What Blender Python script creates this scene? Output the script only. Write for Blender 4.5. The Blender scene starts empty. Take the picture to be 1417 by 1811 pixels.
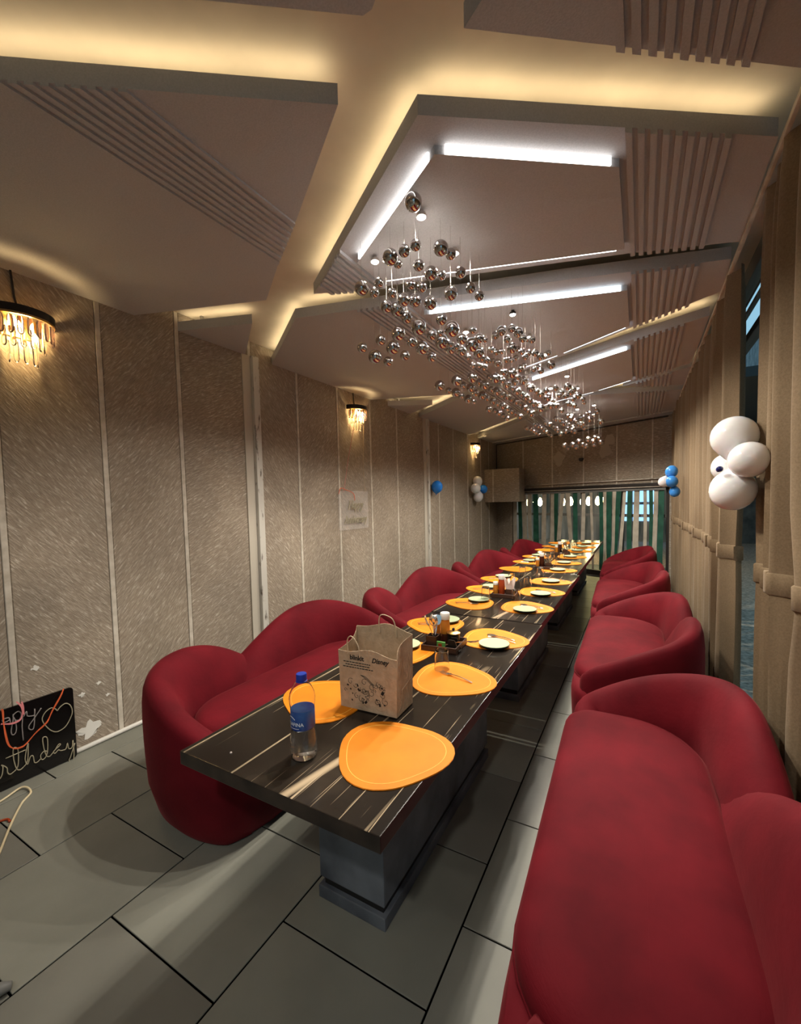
import bpy, bmesh, math, random
from mathutils import Vector, Matrix
random.seed(7)
R = math.radians
PI = math.pi
scene = bpy.context.scene
C = scene.collection

# ---------------------------------------------------------------- camera
cam_d = bpy.data.cameras.new('camera')
cam = bpy.data.objects.new('camera', cam_d); C.objects.link(cam)
F_PX, YAW, PITCH, ROLL, CX, CY = 754.39, R(29.40), R(3.16), R(1.287), 708.3, 928.4
fwd = Vector((-math.sin(YAW)*math.cos(PITCH), math.cos(YAW)*math.cos(PITCH), -math.sin(PITCH)))
rgt = Vector((math.cos(YAW), math.sin(YAW), 0)); dwn = fwd.cross(rgt)
r2 = rgt*math.cos(ROLL) + dwn*math.sin(ROLL); d2 = -rgt*math.sin(ROLL) + dwn*math.cos(ROLL)
cam.matrix_world = Matrix(((r2.x, -d2.x, -fwd.x, 0), (r2.y, -d2.y, -fwd.y, 0), (r2.z, -d2.z, -fwd.z, 1.566), (0, 0, 0, 1)))
cam_d.sensor_fit = 'VERTICAL'; cam_d.sensor_height = 24
cam_d.lens = F_PX*24/1811
cam_d.shift_x = (708.5-CX)/1811; cam_d.shift_y = (CY-905.5)/1811
cam_d.clip_start = 0.02; cam_d.clip_end = 200
scene.camera = cam

# ---------------------------------------------------------------- view, world, room light levels
scene.view_settings.view_transform = 'Standard'; scene.view_settings.look = 'None'
scene.view_settings.gamma = 1; scene.view_settings.use_curve_mapping = False
scene.view_settings.exposure = 0.9
W = bpy.data.worlds.new('dusk_sky'); scene.world = W; W.use_nodes = True
bg = W.node_tree.nodes['Background']; bg.inputs[0].default_value = (0.27, 0.48, 0.64, 1); bg.inputs[1].default_value = 0.75
LED_E, COVE_E, SPOT_W, SCONCE_W, FILL_W = 2.4, 8.0, 42.0, 6.0, 24.0
WARM, COOL, SPOTC, LAMP = (1.0, .79, .48), (1.0, .94, .88), (1.0, .92, .80), (1.0, .66, .28)

# ---------------------------------------------------------------- helpers
def mat(name, col, rough=.6, metal=0, spec=.5, emit=None, estr=0, trans=0, ior=1.45, alpha=1, sheen=0, coat=0):
    m = bpy.data.materials.new(name); m.use_nodes = True
    p = m.node_tree.nodes['Principled BSDF']; I = p.inputs
    I['Base Color'].default_value = (*col, 1); I['Roughness'].default_value = rough; I['Metallic'].default_value = metal
    I['Specular IOR Level'].default_value = spec; I['IOR'].default_value = ior
    I['Transmission Weight'].default_value = trans; I['Alpha'].default_value = alpha
    I['Sheen Weight'].default_value = sheen; I['Coat Weight'].default_value = coat
    if emit: I['Emission Color'].default_value = (*emit, 1); I['Emission Strength'].default_value = estr
    return m
def nd(m, typ, **kw):
    n = m.node_tree.nodes.new(typ)
    for k, v in kw.items():
        if k.startswith('i_'): n.inputs[k[2:].replace('_', ' ')].default_value = v
        else: setattr(n, k, v)
    return n
def lk(m, a, b): m.node_tree.links.new(a, b)
def P(m): return m.node_tree.nodes['Principled BSDF']
def ramp(m, src, stops):
    r = nd(m, 'ShaderNodeValToRGB'); e = r.color_ramp.elements
    while len(e) > 1: e.remove(e[-1])
    e[0].position, e[0].color = stops[0][0], (*stops[0][1], 1)
    for p, c in stops[1:]:
        q = e.new(p); q.color = (*c, 1)
    lk(m, src, r.inputs[0]); return r
def noise_col(m, scale, c1, c2, lo=.35, hi=.65, detail=4, vec_scale=None, rot=None, coord='Object'):
    t = nd(m, 'ShaderNodeTexCoord'); src = t.outputs[coord]
    if vec_scale or rot:
        mp = nd(m, 'ShaderNodeMapping')
        if vec_scale: mp.inputs['Scale'].default_value = vec_scale
        if rot: mp.inputs['Rotation'].default_value = rot
        lk(m, src, mp.inputs[0]); src = mp.outputs[0]
    n = nd(m, 'ShaderNodeTexNoise', i_Scale=scale, i_Detail=detail); lk(m, src, n.inputs['Vector'])
    r = ramp(m, n.outputs['Fac'], [(lo, c1), (hi, c2)]); lk(m, r.outputs[0], P(m).inputs['Base Color'])
    return n
def bump(m, src, strength=.3, dist=.01):
    b = nd(m, 'ShaderNodeBump', i_Strength=strength, i_Distance=dist)
    lk(m, src, b.inputs['Height']); lk(m, b.outputs[0], P(m).inputs['Normal'])

class MB:
    def __init__(s): s.bm = bmesh.new()
    def face(s, pts):
        return s.bm.faces.new([s.bm.verts.new(p) for p in pts])
    def box(s, x0, x1, y0, y1, z0, z1, M=None, bev=0, seg=2):
        b = bmesh.new()
        v = [b.verts.new((x, y, z)) for z in (z0, z1) for y in (y0, y1) for x in (x0, x1)]
        for f in ((0, 2, 3, 1), (4, 5, 7, 6), (0, 1, 5, 4), (2, 6, 7, 3), (0, 4, 6, 2), (1, 3, 7, 5)): b.faces.new([v[i] for i in f])
        if bev: bmesh.ops.bevel(b, geom=list(b.edges), offset=bev, segments=seg, affect='EDGES', profile=.6)
        s.add(b, M); return s
    def add(s, b, M=None):
        me = bpy.data.meshes.new('tmp'); b.to_mesh(me); b.free()
        if M is not None: me.transform(M)
        s.bm.from_mesh(me); bpy.data.meshes.remove(me)
    def lathe(s, prof, n=24, M=None, cap=True):
        b = bmesh.new(); rings = []
        for r, z in prof:
            rings.append([b.verts.new((r*math.cos(2*PI*i/n), r*math.sin(2*PI*i/n), z)) for i in range(n)])
        for a, c in zip(rings, rings[1:]):
            for i in range(n): b.faces.new((a[i], a[(i+1) % n], c[(i+1) % n], c[i]))
        if cap:
            b.faces.new(rings[0][::-1]); b.faces.new(rings[-1])
        s.add(b, M); return s
    def tube(s, pts, r, n=8, closed=False):
        pts = [Vector(p) for p in pts]; rings = []; N = len(pts); up = None
        for i, p in enumerate(pts):
            if closed: t = pts[(i+1) % N]-pts[i-1]
            else: t = pts[min(i+1, N-1)]-pts[max(i-1, 0)]
            t.normalize()
            if up is None: up = t.orthogonal().normalized()
            up = (up-t*up.dot(t))
            if up.length < 1e-6: up = t.orthogonal()
            up.normalize(); sd = t.cross(up)
            rr = r[i] if isinstance(r, (list, tuple)) else r
            rings.append([s.bm.verts.new(p+(up*math.cos(2*PI*k/n)+sd*math.sin(2*PI*k/n))*rr) for k in range(n)])
        pairs = list(zip(rings, rings[1:]))+([(rings[-1], rings[0])] if closed else [])
        for a, c in pairs:
            for k in range(n): s.bm.faces.new((a[k], a[(k+1) % n], c[(k+1) % n], c[k]))
        if not closed: s.bm.faces.new(rings[0][::-1]); s.bm.faces.new(rings[-1])
        return s
    def prism(s, poly, z0, z1, bev=0):
        b = bmesh.new()
        lo = [b.verts.new((x, y, z0)) for x, y in poly]; hi = [b.verts.new((x, y, z1)) for x, y in poly]
        n = len(poly)
        for i in range(n): b.faces.new((lo[i], lo[(i+1) % n], hi[(i+1) % n], hi[i]))
        b.faces.new(lo[::-1]); b.faces.new(hi)
        if bev: bmesh.ops.bevel(b, geom=list(b.edges), offset=bev, segments=2, affect='EDGES')
        s.add(b); return s
    def grid(s, rows, closed_u=False, cap=False):
        V = [[s.bm.verts.new(p) for p in r] for r in rows]
        n = len(rows[0])
        for a, c in zip(V, V[1:]):
            for i in range(n-(0 if closed_u else 1)):
                s.bm.faces.new((a[i], a[(i+1) % n], c[(i+1) % n], c[i]))
        if cap: s.bm.faces.new(V[0][::-1]); s.bm.faces.new(V[-1])
        return s
    def mesh(s, name, m, smooth=False, angle=None):
        bmesh.ops.recalc_face_normals(s.bm, faces=list(s.bm.faces))
        me = bpy.data.meshes.new(name); s.bm.to_mesh(me); s.bm.free()
        me.materials.append(m)
        if smooth:
            for p in me.polygons: p.use_smooth = True
            if angle: me.set_sharp_from_angle(angle=R(angle))
        return me
def put(name, me, parent=None, loc=(0, 0, 0), rotz=0):
    o = bpy.data.objects.new(name, me); C.objects.link(o); o.location = loc; o.rotation_euler = (0, 0, rotz)
    if parent: o.parent = parent
    return o
def obj(name, mb, m, parent=None, smooth=False, angle=None, loc=(0, 0, 0), rotz=0):
    return put(name, mb.mesh(name, m, smooth, angle), parent, loc, rotz)
def tag(o, label=None, cat=None, group=None, kind=None):
    if label: o['label'] = label
    if cat: o['category'] = cat
    if group: o['group'] = group
    if kind: o['kind'] = kind
    return o
def thing(name, label, cat, loc=(0, 0, 0), rotz=0, group=None):
    o = bpy.data.objects.new(name, None); C.objects.link(o); o.empty_display_size = .05
    o.location = loc; o.rotation_euler = (0, 0, rotz); return tag(o, label, cat, group)
def struct(name, loc=(0, 0, 0)):
    o = bpy.data.objects.new(name, None); C.objects.link(o); o.location = loc; o['kind'] = 'structure'; return o
def copy_tree(o, parent=None):
    c = o.copy(); C.objects.link(c)
    if parent: c.parent = parent
    for ch in o.children: copy_tree(ch, c)
    return c
def text_mesh(body, size, extrude=0, shear=0, bevel=0, align='CENTER', fill=True, bold=0):
    cu = bpy.data.curves.new('txt', 'FONT'); cu.body = body; cu.size = size; cu.extrude = extrude; cu.shear = shear
    cu.bevel_depth = bevel; cu.offset = bold; cu.align_x = align; cu.align_y = 'CENTER'; cu.resolution_u = 3
    if not fill: cu.fill_mode = 'NONE'
    o = bpy.data.objects.new('txt', cu); C.objects.link(o); bpy.context.view_layer.update()
    dg = bpy.context.evaluated_depsgraph_get()
    me = bpy.data.meshes.new_from_object(o.evaluated_get(dg), depsgraph=dg)
    bpy.data.objects.remove(o); bpy.data.curves.remove(cu)
    me.materials.clear(); return me
def inside(x, y, poly):
    c = False; n = len(poly)
    for i in range(n):
        (x1, y1), (x2, y2) = poly[i], poly[(i+1) % n]
        if (y1 > y) != (y2 > y) and x < (x2-x1)*(y-y1)/(y2-y1)+x1: c = not c
    return c
def yspan(poly, x):
    ys = []
    n = len(poly)
    for i in range(n):
        (x1, y1), (x2, y2) = poly[i], poly[(i+1) % n]
        if (x1 > x) != (x2 > x): ys.append(y1+(y2-y1)*(x-x1)/(x2-x1))
    return (min(ys), max(ys)) if len(ys) >= 2 else None
def spline(pts, n=6, closed=False):
    out = []; N = len(pts)
    rng = range(N if closed else N-1)
    for i in rng:
        g = lambda k: Vector(pts[k % N]) if closed else Vector(pts[max(0, min(N-1, k))])
        p0, p1, p2, p3 = g(i-1), g(i), g(i+1), g(i+2)
        for k in range(n):
            t = k/n
            out.append(.5*((2*p1)+(p2-p0)*t+(2*p0-5*p1+4*p2-p3)*t*t+(3*p1-p0-3*p2+p3)*t**3))
    if not closed: out.append(Vector(pts[-1]))
    return out

# ---------------------------------------------------------------- materials
M_slab = mat('cream_paint', (.62, .55, .44), .85); bump(M_slab, noise_col(M_slab, 3, (.55, .49, .40), (.66, .59, .48)).outputs[0], .15, .01)
M_panel = mat('greige_paint', (.44, .445, .465), .8); n_ = noise_col(M_panel, 160, (.415, .42, .44), (.465, .47, .49), detail=2); bump(M_panel, n_.outputs[0], .12, .004)
M_rib = M_panel
M_led = mat('led_white', (.9, .9, .9), .5, emit=COOL, estr=LED_E)
M_ledc = mat('led_cool', (.9, .9, .9), .5, emit=(.84, .95, 1.0), estr=LED_E)
M_cove = mat('led_warm', (.9, .8, .6), .5, emit=WARM, estr=COVE_E)
def plaster(name, ang):
    m = mat(name, (.33, .27, .2), .75)
    t = nd(m, 'ShaderNodeTexCoord'); mp = nd(m, 'ShaderNodeMapping'); mp.inputs['Rotation'].default_value = (R(ang), R(ang), 0)
    mp.inputs['Scale'].default_value = (34, 34, 5) if True else None
    # rotate first, stretch after: strokes about 4 cm long at an angle to the panel
    mp2 = nd(m, 'ShaderNodeMapping'); mp2.inputs['Scale'].default_value = (1, 6, 1)
    mp.inputs['Scale'].default_value = (1, 1, 1)
    lk(m, t.outputs['Object'], mp.inputs[0]); lk(m, mp.outputs[0], mp2.inputs[0])
    n = nd(m, 'ShaderNodeTexNoise', i_Scale=19, i_Detail=3, i_Roughness=.6, i_Distortion=.6); lk(m, mp2.outputs[0], n.inputs['Vector'])
    n2 = nd(m, 'ShaderNodeTexNoise', i_Scale=2.2, i_Detail=3); lk(m, t.outputs['Object'], n2.inputs['Vector'])
    r = ramp(m, n.outputs['Fac'], [(.34, (.225, .182, .138)), (.50, (.285, .235, .180)), (.60, (.35, .295, .232)), (.72, (.56, .495, .42))])
    mx = nd(m, 'ShaderNodeMix', data_type='RGBA', blend_type='MULTIPLY'); mx.inputs[0].default_value = .5
    r2_ = ramp(m, n2.outputs['Fac'], [(.3, (.78, .78, .78)), (.7, (1.12, 1.1, 1.06))])
    lk(m, r.outputs[0], mx.inputs[6]); lk(m, r2_.outputs[0], mx.inputs[7]); lk(m, mx.outputs[2], P(m).inputs['Base Color'])
    bump(m, n.outputs['Fac'], .5, .008); return m
M_pl = [plaster('brushed_plaster_up', 42), plaster('brushed_plaster_down', -42), plaster('brushed_plaster_steep', 62)]
M_groove = mat('plaster_groove', (.46, .42, .35), .8)
M_batten = mat('batten_cream', (.52, .47, .39), .7); noise_col(M_batten, 14, (.42, .37, .30), (.58, .53, .45))
M_colm = mat('worn_white_metal', (.5, .48, .43), .55)
n_ = noise_col(M_colm, 9, (.12, .10, .08), (.52, .50, .45), .30, .42, 6, vec_scale=(3, 3, 1))
M_white = mat('white_paint', (.72, .70, .65), .5)
M_tile = []
for k, c in enumerate(((.190, .192, .160), (.168, .165, .140), (.212, .212, .178))):
    m = mat('stone_tile', c, .42, spec=.45)
    n = noise_col(m, 2.2, tuple(v*.88 for v in c), tuple(v*1.12 for v in c), coord='Object')
    n2 = nd(m, 'ShaderNodeTexNoise', i_Scale=60, i_Detail=3); rr = ramp(m, n2.outputs['Fac'], [(.3, (.36,)*3), (.7, (.5,)*3)]); lk(m, rr.outputs[0], P(m).inputs['Roughness'])
    M_tile.append(m)
M_grout = mat('dark_grout', (.022, .02, .017), .9)
M_velvet = mat('red_velvet', (.13, .005, .011), .8, spec=.15, sheen=.10)
P(M_velvet).inputs['Sheen Tint'].default_value = (1, .25, .25, 1); P(M_velvet).inputs['Sheen Roughness'].default_value = .4
n_ = noise_col(M_velvet, 5, (.082, .0026, .0066), (.135, .0050, .0108), .3, .7, 5); 
t_ = nd(M_velvet, 'ShaderNodeTexNoise', i_Scale=38, i_Detail=4); bump(M_velvet, t_.outputs[0], .14, .008)
M_marble = mat('black_marble', (.02, .016, .013), .19, spec=.36, coat=.05)
def marble():
    m = M_marble
    t = nd(m, 'ShaderNodeTexCoord')
    fine = nd(m, 'ShaderNodeTexNoise', i_Scale=2.0, i_Detail=4)
    lk(m, t.outputs['Object'], fine.inputs['Vector'])
    acc = None
    for sc, dist, lo, rot, mlo in ((1.3, 1.6, .9994, 4, .42), (3.3, 2.0, .9991, -2, .49), (6.0, 2.4, .9984, 1, .53), (.45, 2.0, .99985, 40, .50), (.5, 1.8, .99985, -48, .52)):
        mp = nd(m, 'ShaderNodeMapping'); mp.inputs['Rotation'].default_value = (0, 0, R(rot)); mp.inputs['Scale'].default_value = (1, .22, 1)
        mp.inputs['Location'].default_value = (sc*.37, sc*.11, 0)
        lk(m, t.outputs['Object'], mp.inputs[0])
        w = nd(m, 'ShaderNodeTexWave', wave_type='BANDS', bands_direction='X', i_Scale=sc, i_Distortion=dist, i_Detail=3)
        w.inputs['Detail Scale'].default_value = .55
        lk(m, mp.outputs[0], w.inputs[0])
        r = ramp(m, w.outputs['Fac'], [(lo, (0, 0, 0)), (1.0, (1, 1, 1))])
        ms = nd(m, 'ShaderNodeTexNoise', i_Scale=1.7+sc*.3, i_Detail=2); lk(m, t.outputs['Object'], ms.inputs['Vector'])
        rm = ramp(m, ms.outputs['Fac'], [(mlo, (0, 0, 0)), (mlo+.14, (1, 1, 1))])
        mu = nd(m, 'ShaderNodeMath', operation='MULTIPLY'); lk(m, r.outputs[0], mu.inputs[0]); lk(m, rm.outputs[0], mu.inputs[1])
        if acc is None: acc = mu.outputs[0]
        else:
            a = nd(m, 'ShaderNodeMath', operation='MAXIMUM'); lk(m, acc, a.inputs[0]); lk(m, mu.outputs[0], a.inputs[1]); acc = a.outputs[0]
    base = ramp(m, fine.outputs['Fac'], [(.35, (.010, .0075, .006)), (.62, (.026, .020, .015)), (.75, (.055, .042, .03))])
    mx = nd(m, 'ShaderNodeMix', data_type='RGBA'); lk(m, acc, mx.inputs[0]); lk(m, base.outputs[0], mx.inputs[6]); mx.inputs[7].default_value = (.52, .40, .26, 1)
    lk(m, mx.outputs[2], P(m).inputs['Base Color'])
marble()
M_edge = mat('marble_edge', (.018, .012, .010), .35); noise_col(M_edge, 12, (.012, .008, .007), (.035, .024, .018))
M_ped = mat('blue_grey_stone', (.06, .07, .085), .5); noise_col(M_ped, 4, (.05, .058, .072), (.17, .19, .215), .35, .7, 6)
M_black = mat('black_plastic', (.012, .011, .010), .35)
M_blackm = mat('black_metal', (.015, .013, .011), .3, .3)
M_orange = mat('orange_leatherette', (.70, .215, .004), .6, spec=.3); n_ = noise_col(M_orange, 7, (.66, .20, .004), (.74, .235, .006))
M_stitch = mat('pale_stitch', (.95, .62, .12), .6)
M_plate = mat('pale_green_glaze', (.43, .51, .32), .35)
M_steel = mat('steel', (.75, .72, .68), .2, 1)
M_chrome = mat('chrome', (.52, .50, .49), .04, 1)
M_wire = mat('fine_wire', (.22, .2, .18), .6, .3)
M_glass = mat('clear_glass', (1, 1, 1), .01, trans=1, ior=1.4)
M_pet = mat('clear_bottle', (.97, .98, 1), .02, trans=1, ior=1.12)
M_water = mat('bottle_water', (.93, .97, 1), .0, trans=1, ior=1.33)
M_kraft = mat('kraft_paper', (.45, .33, .215), .85); n_ = noise_col(M_kraft, 30, (.41, .30, .19), (.50, .37, .245)); 
t_ = nd(M_kraft, 'ShaderNodeTexNoise', i_Scale=9, i_Detail=3, i_Distortion=1.2); bump(M_kraft, t_.outputs[0], .5, .012)
M_ink = mat('black_ink', (.018, .014, .012), .8)
M_twine = mat('paper_cord', (.55, .43, .28), .8)
M_bcap = mat('blue_cap', (.010, .035, .32), .4)
M_blabel = mat('blue_label', (.012, .05, .24), .4); noise_col(M_blabel, 14, (.006, .03, .20), (.06, .16, .36), .4, .72)
M_wink = mat('white_ink', (.8, .82, .85), .6)
M_curt = mat('brown_velour', (.17, .125, .078), .9, sheen=.08)
n_ = noise_col(M_curt, 150, (.158, .110, .060), (.198, .138, .078)); bump(M_curt, n_.outputs[0], .12, .003)
M_balw = mat('white_balloon', (.78, .79, .81), .16, coat=.3); P(M_balw).inputs['Subsurface Weight'].default_value = .15
M_balb = mat('blue_balloon', (.015, .20, .72), .14, coat=.3)
M_balh = mat('sky_blue_balloon', (.05, .28, .78), .14, coat=.3)
M_bald = mat('dark_blue_balloon', (.006, .010, .09), .14, coat=.3)
M_green = mat('green_slat', (.012, .085, .055), .7); noise_col(M_green, 8, (.008, .06, .038), (.018, .105, .066))
M_cream = mat('cream_slat', (.46, .42, .34), .7); noise_col(M_cream, 8, (.38, .34, .27), (.50, .46, .38))
M_frame = mat('grey_window_frame', (.16, .16, .15), .5)
M_dframe = mat('dark_window_frame', (.02, .016, .014), .5)
M_pane = bpy.data.materials.new('window_glass'); M_pane.use_nodes = True
for n_ in list(M_pane.node_tree.nodes): M_pane.node_tree.nodes.remove(n_)
o_ = nd(M_pane, 'ShaderNodeOutputMaterial'); x_ = nd(M_pane, 'ShaderNodeMixShader'); a_ = nd(M_pane, 'ShaderNodeBsdfTransparent'); b_ = nd(M_pane, 'ShaderNodeBsdfGlossy'); x_.inputs[0].default_value = .05
a_.inputs[0].default_value = (.93, .97, .96, 1); b_.inputs['Roughness'].default_value = .02
lk(M_pane, a_.outputs[0], x_.inputs[1]); lk(M_pane, b_.outputs[0], x_.inputs[2]); lk(M_pane, x_.outputs[0], o_.inputs[0])
M_crystal = mat('crystal', (1.0, .95, .88), .03, trans=1, ior=1.5)
M_smoke = mat('smoked_crystal', (.52, .40, .38), .05, trans=.9, ior=1.5)
M_bulb = mat('warm_bulb', (1, .9, .7), .4, emit=(1, .74, .36), estr=12)
M_spot = mat('spot_bulb', (1, 1, 1), .4, emit=(1, .92, .78), estr=25)
M_gold = mat('brass_rim', (.60, .38, .13), .28, 1)
M_neon = mat('unlit_neon_tube', (.36, .32, .22), .4)
M_neon2 = mat('unlit_neon_tube_grey', (.26, .23, .22), .4)
M_acr = mat('clear_acrylic', (.92, .88, .85), .05, alpha=.10)
M_ribo = mat('orange_ribbon', (.70, .13, .045), .4); M_ribp = mat('pink_ribbon', (.72, .24, .25), .4)
M_cord = mat('cream_cord', (.66, .56, .36), .6)
M_wood = mat('dark_wood', (.035, .014, .008), .45); noise_col(M_wood, 6, (.022, .009, .005), (.06, .026, .014), vec_scale=(1, 8, 8))
M_sauce = mat('tomato_sauce', (.35, .05, .012), .3); M_amber = mat('amber_sauce', (.60, .24, .03), .25, trans=.3)
M_brown = mat('brown_sauce', (.05, .012, .006), .2)
M_napkin = mat('white_napkin', (.72, .62, .58), .9)
M_foliage = mat('green_label', (.10, .30, .06), .7)
M_ext = mat('exterior_concrete', (.14, .145, .15), .9); noise_col(M_ext, 3, (.09, .095, .10), (.2, .2, .2))
M_stone = mat('exterior_paving', (.7, .62, .55), .9); noise_col(M_stone, 22, (.42, .32, .25), (.95, .74, .60), .35, .65, 6)
M_extblue = mat('lit_blue_window', (.2, .4, .7), .4, emit=(.30, .58, 1.0), estr=1.1)
M_extdark = mat('exterior_dark', (.05, .05, .05), .8); M_hall = mat('hall_wall', (.45, .40, .37), .8); noise_col(M_hall, 1.2, (.10, .12, .12), (.62, .52, .48), .35, .65, vec_scale=(3, 1, .4))

# ================================================================ SETTING
ZB, ZT, ZS = 2.93, 3.00, 3.07
XL, XR, YB = -3.15, .66, -2.2
# ---- floor: running-bond tiles
floor = struct('floor')
g = MB(); g.face([(XL-.05, YB, -.004), (XR, YB, -.004), (XR, 10.8, -.004), (XL-.05, 10.8, -.004)])
g.box(XL-.05, XR, YB, 10.8, -.06, -.004); obj('grout', g, M_grout, floor)
tile_me = {}
col_x = [-3.561+.6*i for i in range(8)]
for ci, x0 in enumerate(col_x):
    off = 1.093 if ci % 2 == 0 else 1.393
    k = 0
    y = off-.6*6
    while y < 10.7:
        xa, xb = max(x0, XL), min(x0+.6, XR); ya, yb = max(y, YB), min(y+.6, 10.75)
        if xb-xa > .03 and yb-ya > .03:
            key = (round(xb-xa, 3), round(yb-ya, 3), (k*7+ci*3) % 3)
            if key not in tile_me:
                w_, l_ = key[0]-.007, key[1]-.007
                b = MB(); b.box(-w_/2, w_/2, -l_/2, l_/2, -.008, 0, bev=.0012, seg=1)
                tile_me[key] = b.mesh('tile', M_tile[key[2]])
            put('tile', tile_me[key], floor, ((xa+xb)/2, (ya+yb)/2, random.uniform(-.0004, .0004)))
        y += .6; k += 1

# ---- left wall: brushed plaster panels, cream joints, two worn white metal posts
wl = struct('wall_left')
obj('backing', MB().box(XL-.12, XL-.02, YB, 10.9, 0, ZS), M_groove, wl)
bat = [-2.2, -1.65, -1.1, -.55, 0, .45, 1.0, 1.555, 2.115, 2.82, 3.44, 4.125, 4.83, 5.54, 6.51, 7.04, 7.73, 8.51, 9.35, 9.93, 10.75]
for i, (a, b_) in enumerate(zip(bat, bat[1:])):
    obj('plaster_panel', MB().box(XL-.03, XL, a+.018, b_-.018, 0, ZS, bev=.004, seg=1), M_pl[(0, 1, 0, 2, 1)[i % 5]], wl)
    if i: obj('batten', MB().box(XL-.02, XL+.003, a-.016, a+.016, 0.02, ZS, bev=.003, seg=1), M_batten, wl)
for y in (2.86, 6.54):
    p = obj('metal_post', MB().box(XL-.01, XL+.045, y-.035, y+.035, 0, ZB, bev=.004), M_colm, wl); p['label'] = 'worn white metal post with flaking paint'
    obj('post_recess', MB().box(XL-.01, XL+.012, y-.13, y-.037, 0, ZB), M_groove, wl)
bb = struct('baseboard_left')
obj('pipe', MB().tube([(XL+.018, YB, .016), (XL+.018, 9.5, .016)], .015, 10), M_white, bb, True)
for y, z, s in ((1.36, .115, .060), (1.33, .36, .016), (1.10, .62, .018), (1.43, .40, .012), (1.48, .30, .011)):
    n_ = 22
    pts = [(s*(1.15+.35*math.sin(3*a+y*9)+.22*math.sin(7*a+z*20))*math.cos(a), s*(.75+.3*math.cos(4*a+y*5)+.2*math.sin(9*a))*math.sin(a)) for a in [k*2*PI/n_ for k in range(n_)]]
    o = obj('paint_flake', MB().prism(pts, 0, .003), M_white, wl); o.matrix_local = Matrix(((0, 0, 1, XL-.001), (1, 0, 0, y), (0, 1, 0, z), (0, 0, 0, 1)))

# ---- back wall behind the camera
wb = struct('wall_back')
obj('backing', MB().box(XL-.1, XR+.1, YB-.12, YB-.03, 0, ZS), M_groove, wb)
for i in range(6): obj('plaster_panel', MB().box(XL+.02+i*.63, XL+.62+i*.63, YB-.04, YB, 0, ZS, bev=.004, seg=1), M_pl[i % 2], wb)

# ---- oblique far wall with the window
A2, B2 = Vector((-3.15, 10.57)), Vector((.55, 8.6)); FL = (B2-A2).length; FA = math.atan2(B2.y-A2.y, B2.x-A2.x)
wf = struct('wall_far', (A2.x, A2.y, 0)); wf.rotation_euler.z = FA
def fobj(name, mb, m, parent=None, **k): return obj(name, mb, m, parent or wf, **k)
WT = 1.71
fobj('backing', MB().box(-.3, FL+.35, .03, .12, WT, ZS), M_groove)
fb = [-.02, .85, 1.66, 2.42, 3.12, 3.77, FL+.3]
for i, (a, b_) in enumerate(zip(fb, fb[1:])):
    fobj('plaster_panel', MB().box(a+.018, b_-.018, 0, .04, WT+.03, ZS, bev=.004, seg=1), M_pl[(1, 0, 1, 0, 2, 1)[i]])
    if i: fobj('batten', MB().box(a-.016, a+.016, -.003, .03, WT+.03, ZS, bev=.003, seg=1), M_batten)
fobj('jamb_panel', MB().box(-.02, .50, 0, .1, 0, WT+.03, bev=.004, seg=1), M_pl[0])
fobj('jamb_panel', MB().box(4.06, FL+.35, 0, .1, 0, WT+.03, bev=.004, seg=1), M_pl[2])
for i, (s, z, r) in enumerate(((1.83, 2.40, .13), (2.0, 2.62, .09), (2.88, 2.46, .12), (2.98, 2.66, .10))):
    pts = [(r*(1+.22*math.sin(3*a+i)+.12*math.sin(5*a+2*i))*math.cos(a), r*(1.1+.2*math.cos(4*a+i))*math.sin(a)) for a in [k*PI/10 for k in range(20)]]
    o = fobj('bare_patch', MB().prism(pts, 0, .0035), mat('bare_plaster', (.40, .34, .27), .9)); o.matrix_local = Matrix(((1, 0, 0, s), (0, 0, -1, 0), (0, 1, 0, z), (0, 0, 0, 1)))
fobj('rail', MB().tube([(.45, -.03, 1.865), (FL+.1, -.03, 1.865)], .012, 8), M_batten, smooth=True)
fobj('roller_box', MB().box(.50, 4.1, -.07, .03, WT+.03, WT+.085, bev=.008), M_dframe)
fobj('rail', MB().tube([(.50, -.05, WT+.015), (4.08, -.05, WT+.015)], .011, 8), M_batten, smooth=True)
win = struct('window_1', (A2.x, A2.y, 0)); win.rotation_euler.z = FA
for (x0, x1, z0, z1, y0) in ((.50, .56, 0, WT+.03, 0), (4.0, 4.06, 0, WT+.03, 0), (.50, 4.06, 0, .10, 0), (.50, 4.06, WT-.03, WT+.03, 0)):
    obj('window_frame', MB().box(x0, x1, .02, .09, z0, z1, bev=.006), M_dframe, win)
for x0 in (1.60, 2.36, 3.2): obj('mullion', MB().box(x0-.028, x0+.028, .03, .08, .10, WT-.03, bev=.005), M_frame, win)
obj('transom', MB().box(.56, 4.0, .032, .078, 1.18, 1.235, bev=.005), M_frame, win)
for a, b_ in zip((.56, 1.628, 2.388, 3.228), (1.572, 2.332, 3.172, 4.0)):
    obj('pane', MB().box(a, b_, .052, .058, .10, WT-.03), M_pane, win)

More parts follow.
